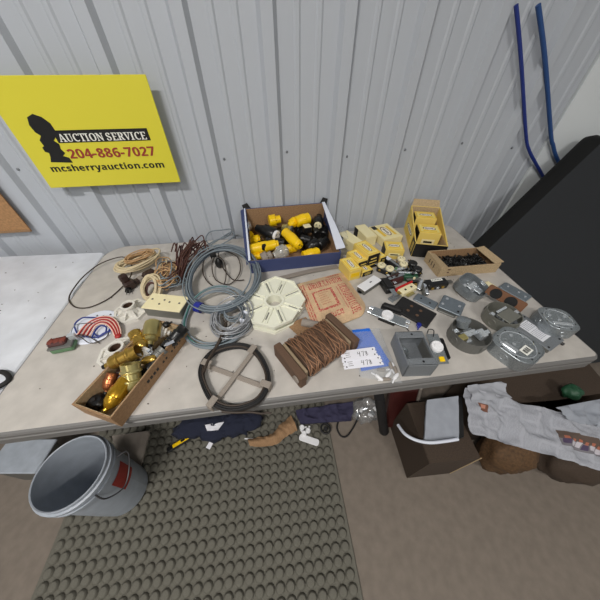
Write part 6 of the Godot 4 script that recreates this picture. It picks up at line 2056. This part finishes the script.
func under_table():
	# rubber mat with raised knobs
	var o := thing("rubber_mat", "grey rubber mat with rows of raised round knobs on the floor", "mat", Vector3(-0.37, 0, -0.175))
	part("sheet", rot_box(Vector3(0, 0.005, 0), Vector3(1.14, 0.010, 0.88), 0.003), mats["mat_rubber"], o)
	var b := B.new()
	for i in 31:
		for j in 24:
			b.x = Transform3D(Basis.IDENTITY, Vector3(-0.54 + i * 0.036, 0.009, -0.414 + j * 0.036))
			b.lathe(PackedVector2Array([Vector2(0.0178, 0), Vector2(0.0168, 0.007), Vector2(0.0125, 0.012), Vector2(0.006, 0.0135), Vector2(0, 0.0125)]), 10)
	var kb := part("knobs", b, mats["mat_rubber"], o)
	kb.set_meta("kind", "stuff")
	# bucket
	var p := thing("bucket", "grey white plastic bucket with red label under the table's left end", "bucket", Vector3(-0.718, 0.0235, -0.268))
	var m: Material = mats["bucket"]
	var bb := B.new()
	bb.lathe(PackedVector2Array([Vector2(0, 0.0), Vector2(0.088, 0.0), Vector2(0.094, 0.10), Vector2(0.103, 0.30), Vector2(0.103, 0.304), Vector2(0.110, 0.305), Vector2(0.111, 0.317), Vector2(0.105, 0.318), Vector2(0.106, 0.332), Vector2(0.112, 0.333), Vector2(0.112, 0.345), Vector2(0.106, 0.347), Vector2(0.106, 0.36), Vector2(0.104, 0.362), Vector2(0.101, 0.36), Vector2(0.088, 0.006), Vector2(0, 0.006)]), 36)
	part("pail", bb, m, p)
	var hd := B.new()
	hd.tube(curve(PackedVector3Array([Vector3(0.112, 0.325, -0.03), Vector3(0.135, 0.31, -0.05), Vector3(0.13, 0.26, -0.02), Vector3(0.125, 0.24, 0.04), Vector3(0.10, 0.28, 0.075), Vector3(0.088, 0.325, 0.07)]), false, 6), 0.0025, 6)
	part("handle", hd, mats["steel_leg"], p)
	var lab := B.new()
	lab.flat()
	for k in 8:
		var a0 := -0.35 + k * 0.09
		var a1 := a0 + 0.09
		var rr := [0.1035, 0.0992]
		lab.nquad(Vector3(rr[1] * cos(a0), 0.17, rr[1] * sin(a0)), Vector3(rr[1] * cos(a1), 0.17, rr[1] * sin(a1)), Vector3(rr[0] * cos(a1), 0.27, rr[0] * sin(a1)), Vector3(rr[0] * cos(a0), 0.27, rr[0] * sin(a0)), Vector3(cos(a0), 0, sin(a0)))
	part("label", lab, mats["red_print"], p, "red label")
	# pale grey crate lid left of the bucket
	var cr := thing("panel_box", "pale grey flat box left of the bucket under the table", "box", Vector3(-1.0716, 0.0000, -0.3994), -0.1309)
	part("lid", rot_box(Vector3(0, 0.2, 0), Vector3(0.20, 0.012, 0.12), 0.004), m, cr)
	part("body", rot_box(Vector3(0, 0.108, 0), Vector3(0.185, 0.172, 0.105), 0.004), mats["steel_dull"], cr)
	# navy cloth
	var nc := B.new()
	for k in 5:
		var q: Vector3 = [Vector3(-0.4465, 0.0000, -0.4805), Vector3(-0.3553, 0.0000, -0.4591), Vector3(-0.2666, 0.0000, -0.4663), Vector3(-0.1861, 0.0000, -0.4701), Vector3(-0.5022, 0.0000, -0.4645)][k]
		nc.lump(q + Vector3(0, 0.056, 0), [Vector3(0.085, 0.036, 0.055), Vector3(0.09, 0.03, 0.06), Vector3(0.085, 0.036, 0.06), Vector3(0.06, 0.03, 0.05), Vector3(0.05, 0.024, 0.035)][k], 40 + k, 0.5, 2.2, 20, 12)
	solo("cloth", nc, mats["navy_cloth"], "dark navy cloth heap on the mat below the cable ring", "cloth")
	var nc2 := B.new()
	nc2.sheet(crumpled([Vector3(0.0440, 0.0500, -0.4913), Vector3(0.3347, 0.0700, -0.4860), Vector3(0.3061, 0.0400, -0.4063), Vector3(0.0568, 0.0200, -0.4315)], 24, 14, 0.03, 9.0, 8), 0.012)
	mat("navy_purple", Color(0.22, 0.21, 0.32), 0.9, 0.0, tex_fine, 12.0)
	solo("cloth", nc2, mats["navy_purple"], "bluish purple cloth bundle beside the black cord loop", "cloth")
	# brown cloth near the bucket
	var bc := B.new()
	bc.sheet(crumpled([Vector3(-0.8091, 0.1000, -0.4667), Vector3(-0.6631, 0.0600, -0.4811), Vector3(-0.6776, 0.0300, -0.3382), Vector3(-0.7604, 0.0300, -0.3567)], 16, 14, 0.02, 9.0, 18), 0.01)
	solo("cloth", bc, mats["wood_grey"], "beige brown cloth on the mat right of the bucket", "cloth")
	# yellow and black utility knife
	var kn := thing("utility_knife", "yellow and black utility knife lying on the knobbed mat", "knife", Vector3(-0.5064, 0.0230, -0.4249), 0.4568)
	part("handle", rot_box(Vector3(0, 0.009, 0), Vector3(0.15, 0.016, 0.026), 0.005), mats["black_plastic"], kn)
	part("inlay", rot_box(Vector3(0.008, 0.0175, 0), Vector3(0.11, 0.003, 0.016), 0.001), mats["yellow_plastic"], kn, "yellow inlay")
	part("slider", rot_box(Vector3(0.0, 0.021, 0), Vector3(0.018, 0.005, 0.010), 0.001), mats["black_plastic"], kn)
	part("blade", rot_box(Vector3(0.082, 0.009, 0), Vector3(0.022, 0.0012, 0.016), 0.0002), mats["steel_bright"], kn)
	# kraft paper scrap
	var rows := []
	var sp := PackedVector3Array([Vector3(-0.1960, 0.0270, -0.3765), Vector3(-0.1324, 0.0450, -0.3718), Vector3(-0.0743, 0.0600, -0.3772), Vector3(-0.0391, 0.0600, -0.4035), Vector3(-0.0040, 0.0500, -0.4203), Vector3(0.0275, 0.0400, -0.4382)])
	var cs := curve(sp, false, 5)
	var nz := FastNoiseLite.new()
	nz.frequency = 16.0
	for side in 7:
		var row := PackedVector3Array()
		for i in cs.size():
			var w := 0.018 + 0.022 * float(i) / cs.size()
			var q := cs[i] + Vector3(0.35, 0, 1.0).normalized() * w * (side - 3) / 3.0
			q.y = 0.026 + 0.03 * absf(nz.get_noise_2d(q.x * 2.0, q.z * 2.0)) + 0.022 * (1.0 - pow((side - 3) / 3.0, 2))
			row.append(q)
		rows.append(row)
	var kp := B.new()
	kp.sheet(rows, 0.002)
	solo("paper_scrap", kp, mats["kraft"], "crumpled tan paper strip lying on the knobbed mat", "paper")
	# white scraps
	var n0 := B.new()
	n0.sheet(crumpled([Vector3(-0.3972, 0.0850, -0.4651), Vector3(-0.3082, 0.0850, -0.4671), Vector3(-0.3332, 0.0850, -0.4344), Vector3(-0.3841, 0.0850, -0.4367)], 8, 6, 0.008, 30.0, 5), 0.003)
	solo("paper_scrap", n0, mats["paper_white"], "white paper scrap on top of the navy cloth", "paper")
	var w1 := thing("paper_scrap", "small white paper rectangle on mat below the navy cloth", "paper", Vector3(-0.3785, 0.0240, -0.3970), 1.0887)
	part("sheet", rot_box(Vector3(0, 0.0015, 0), Vector3(0.042, 0.002, 0.022), 0.0004), mats["paper_white"], w1)
	var w2 := thing("plastic_strip", "rounded white plastic strip at the mat's right side", "strip", Vector3(0.0902, 0.0240, -0.3526), -0.4249)
	var wb := B.new()
	wb.plate(rounded(0.098, 0.030, 0.011, 4), 0.0, 0.005, 0.0015)
	part("strip", wb, mats["white_plastic"], w2)
	var w3 := thing("stick", "thin white stick on the mat by the tan paper strip", "stick", Vector3(-0.1819, 0.0270, -0.3920), -0.1630)
	part("stick", rot_box(Vector3(0, 0.002, 0), Vector3(0.072, 0.004, 0.006), 0.001), mats["white_plastic"], w3)
	for i in 3:
		var c := thing("cap", ["left white plastic cap on the mat near purple cloth", "middle white plastic cap on the mat near purple cloth", "white plastic cap closest to the black ring on mat"][i], "cap", [Vector3(0.0641, 0.0230, -0.4107), Vector3(0.0916, 0.0230, -0.3931), Vector3(0.0701, 0.0230, -0.3823)][i], i * 1.1, "white plastic caps")
		var cb := B.new()
		cb.lathe(PackedVector2Array([Vector2(0, 0), Vector2(0.013, 0), Vector2(0.012, 0.014), Vector2(0.008, 0.016), Vector2(0.006, 0.012), Vector2(0, 0.012)]), 12)
		part("body", cb, mats["white_plastic"], c)
		part("tab", rot_box(Vector3(0.017, 0.004, 0), Vector3(0.014, 0.004, 0.008), 0.001), mats["white_plastic"], c)
	var br := thing("grommet", "black ring with a hub on the mat's right edge", "ring", Vector3(0.1793, 0.0220, -0.3912))
	var gb := B.new()
	gb.lathe(PackedVector2Array([Vector2(0.024, 0), Vector2(0.027, 0.004), Vector2(0.027, 0.010), Vector2(0.022, 0.012), Vector2(0.019, 0.010), Vector2(0.019, 0.0)]), 20)
	part("ring", gb, mats["black_rubber"], br)
	var gh := B.new()
	gh.lathe(PackedVector2Array([Vector2(0.010, 0), Vector2(0.010, 0.01), Vector2(0, 0.011)]), 12)
	part("hub", gh, mats["black_rubber"], br)
	# black cord loop on bare floor
	var cl := B.new()
	cl.tube(curve(PackedVector3Array([Vector3(0.2084, 0.0300, -0.4226), Vector3(0.2538, 0.0080, -0.4291), Vector3(0.2400, 0.0060, -0.3929), Vector3(0.2509, 0.0060, -0.3544), Vector3(0.2803, 0.0060, -0.3506), Vector3(0.3200, 0.0060, -0.3824), Vector3(0.3582, 0.0100, -0.4246), Vector3(0.3814, 0.0200, -0.4533)]), false, 8), 0.0042, 6)
	solo("cord", cl, mats["black_rubber"], "black cord loop on the bare floor right of mat", "cord")
	# clear bag of fittings
	var fb := thing("parts_bag", "clear plastic bag of small fittings on the floor under the table", "bag", Vector3(0.3997, 0.0000, -0.4481))
	var fl := B.new()
	fl.lump(Vector3(0, 0.04, 0), Vector3(0.085, 0.04, 0.06), 21, 0.5, 1.8, 22, 14)
	part("film", fl, mats["film"], fb)
	for k in 6:
		var q := B.new()
		lay(q, Vector3(-0.05 + 0.02 * k, 0.03 + 0.008 * (k % 2), 0.02 - 0.014 * (k % 3)), Vector3(1, 0.4, k - 2))
		q.lathe(PackedVector2Array([Vector2(0, 0), Vector2(0.009, 0), Vector2(0.009, 0.016), Vector2(0.005, 0.018), Vector2(0.005, 0.026), Vector2(0, 0.026)]), 10)
		part("fitting", q, mats["white_plastic"] if k % 2 else mats["steel_bright"], fb)
	# upright black foam grip and maroon case
	var gp := B.new()
	var g0 := Vector3(0.4632, 0.0200, -0.3405)
	var g1 := Vector3(0.3811, 0.3400, -0.3922)
	lay(gp, g0, g1 - g0)
	var gl := (g1 - g0).length()
	gp.lathe(PackedVector2Array([Vector2(0, 0), Vector2(0.018, 0.0), Vector2(0.023, 0.012), Vector2(0.021, 0.05), Vector2(0.021, gl), Vector2(0, gl)]), 18)
	solo("foam_grip", gp, mats["black_rubber"], "black foam covered handle standing beside the maroon case", "handle")
	var mc := thing("case", "dark maroon case leaning behind the grey folder under the table", "case", Vector3(0.5387, 0.0000, -0.3461) + Vector3(0, 0, -0.02), -0.12)
	mc.rotation.x = -0.35
	part("shell", rot_box(Vector3(0.0, 0.14, 0), Vector3(0.13, 0.26, 0.05), 0.012), mats["maroon_plastic"], mc)
	part("edge", rot_box(Vector3(0.067, 0.14, 0.012), Vector3(0.012, 0.27, 0.03), 0.004), mats["wood_grey"], mc)
	part("handle", rot_box(Vector3(0.0, 0.276, 0), Vector3(0.06, 0.016, 0.02), 0.005), mats["black_plastic"], mc)
	# brown open carton with the grey folder and a white strap
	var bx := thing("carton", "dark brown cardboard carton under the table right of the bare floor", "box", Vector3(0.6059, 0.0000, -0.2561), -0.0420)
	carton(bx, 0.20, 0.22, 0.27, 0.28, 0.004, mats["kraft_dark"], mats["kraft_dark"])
	var lidb := B.new()
	lidb.sheet([PackedVector3Array([Vector3(-0.098, 0.282, -0.108), Vector3(0.098, 0.282, -0.108)]), PackedVector3Array([Vector3(-0.098, 0.273, 0.108), Vector3(0.098, 0.273, 0.108)])], 0.003)
	part("lid_flap", lidb, mats["kraft_dark"], bx)
	part("edge_strip", rot_box(Vector3(0.099, 0.14, 0.1105), Vector3(0.005, 0.27, 0.003), 0.0006), mats["kraft_light"], bx, "pale torn edge")
	var fo := thing("folder", "light grey folder lying on the brown carton beneath the table", "folder", Vector3.ZERO)
	var fo_b := B.new()
	fo_b.sheet(crumpled([Vector3(0.5583, 0.3600, -0.3436), Vector3(0.6909, 0.3600, -0.3426), Vector3(0.6358, 0.3100, -0.2085), Vector3(0.4992, 0.3100, -0.2161)], 8, 8, 0.004, 8.0, 9), 0.012)
	part("cover", fo_b, mats["paper_grey"], fo)
	var fo_c := B.new()
	fo_c.sheet(crumpled([Vector3(0.6883, 0.3300, -0.3434), Vector3(0.7286, 0.3300, -0.3509), Vector3(0.6694, 0.2900, -0.2133), Vector3(0.6288, 0.2900, -0.2080)], 4, 8, 0.002, 8.0, 9), 0.012)
	part("spine", fo_c, mats["black_plastic"], fo, "black spine")
	var sp2 := B.new()
	sp2.tube(curve(PackedVector3Array([Vector3(0.4377, 0.2800, -0.2911), Vector3(0.4429, 0.3000, -0.2509), Vector3(0.4709, 0.3100, -0.2233), Vector3(0.5115, 0.3250, -0.2054), Vector3(0.5728, 0.3250, -0.2023), Vector3(0.6209, 0.3250, -0.2028)]), false, 8), 0.006, 8)
	solo("strap", sp2, mats["white_card"], "white rounded strap along the grey folder's lower edge", "strap")
	# newspapers over a wrapped parcel and boxes at the right
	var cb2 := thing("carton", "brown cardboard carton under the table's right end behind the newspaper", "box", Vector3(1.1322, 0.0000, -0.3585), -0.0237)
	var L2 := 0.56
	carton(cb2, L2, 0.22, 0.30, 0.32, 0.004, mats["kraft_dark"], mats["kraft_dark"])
	var lf := B.new()
	lf.sheet([PackedVector3Array([Vector3(-0.28, 0.325, -0.108), Vector3(0.0, 0.33, -0.108), Vector3(0.28, 0.325, -0.108)]), PackedVector3Array([Vector3(-0.27, 0.308, 0.06), Vector3(0.0, 0.315, 0.07), Vector3(0.27, 0.308, 0.06)])], 0.004)
	part("lid_flap", lf, mats["kraft_dark"], cb2)
	var gb2 := B.new()
	gb2.lump(Vector3(0, 0.0, 0), Vector3(0.035, 0.03, 0.03), 3, 0.5, 2.0, 14, 9)
	solo("green_bag", gb2, mats["green_plastic"], "small dark green plastic bundle on the right brown carton", "bag", Vector3(1.1640, 0.3600, -0.2971))
	var pc := thing("parcel", "brown wrapped parcel under the large newspaper sheet", "parcel", Vector3(0.9183, 0.1500, -0.1701))
	var pb := B.new()
	pb.lump(Vector3(0, -0.02, 0), Vector3(0.11, 0.12, 0.08), 6, 0.25, 1.6, 26, 16)
	part("wrapping", pb, mats["kraft_wrap"], pc)
	var pc2 := thing("parcel", "second brown parcel beneath the newspaper's colour photograph", "parcel", Vector3(1.1993, 0.1300, -0.1191))
	var pb2 := B.new()
	pb2.lump(Vector3(0, -0.01, 0), Vector3(0.16, 0.11, 0.10), 8, 0.25, 1.6, 26, 16)
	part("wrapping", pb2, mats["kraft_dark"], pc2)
	var nw := thing("newspaper", "large crumpled newspaper sheet with a colour photograph", "newspaper", Vector3.ZERO)
	var nr := crumpled([Vector3(0.7352, 0.3600, -0.3708), Vector3(1.2109, 0.3400, -0.1588), Vector3(1.1278, 0.2800, -0.0348), Vector3(0.6924, 0.3000, -0.2180)], 56, 34, 0.024, 7.0, 26)
	var low := []
	for row in nr:
		var q := PackedVector3Array()
		for v in row: q.append(v - Vector3(0, 0.0006, 0))
		low.append(q)
	var nb := B.new()
	nb.sheet(low, 0.0015)
	part("sheet", nb, mats["news_white"], nw)
	printed_sheet("printed_face", nr, print_mat("news", news_image(), 0.85), nw)
	var up := B.new()
	up.sheet(crumpled([Vector3(0.7410, 0.3700, -0.3739), Vector3(0.8926, 0.3700, -0.3717), Vector3(0.9018, 0.3600, -0.3065), Vector3(0.7242, 0.3600, -0.3137)], 12, 10, 0.02, 12.0, 3), 0.0015)
	part("fold", up, mats["news_white"], nw)
	var n2 := B.new()
	n2.sheet(crumpled([Vector3(0.9898, 0.4000, -0.2393), Vector3(1.2252, 0.4000, -0.2466), Vector3(1.1719, 0.3600, -0.1576), Vector3(1.0489, 0.3700, -0.1845)], 16, 12, 0.025, 10.0, 31), 0.0015)
	solo("newspaper", n2, mats["paper_grey"], "smaller grey crumpled newspaper behind the large sheet at far right", "newspaper")
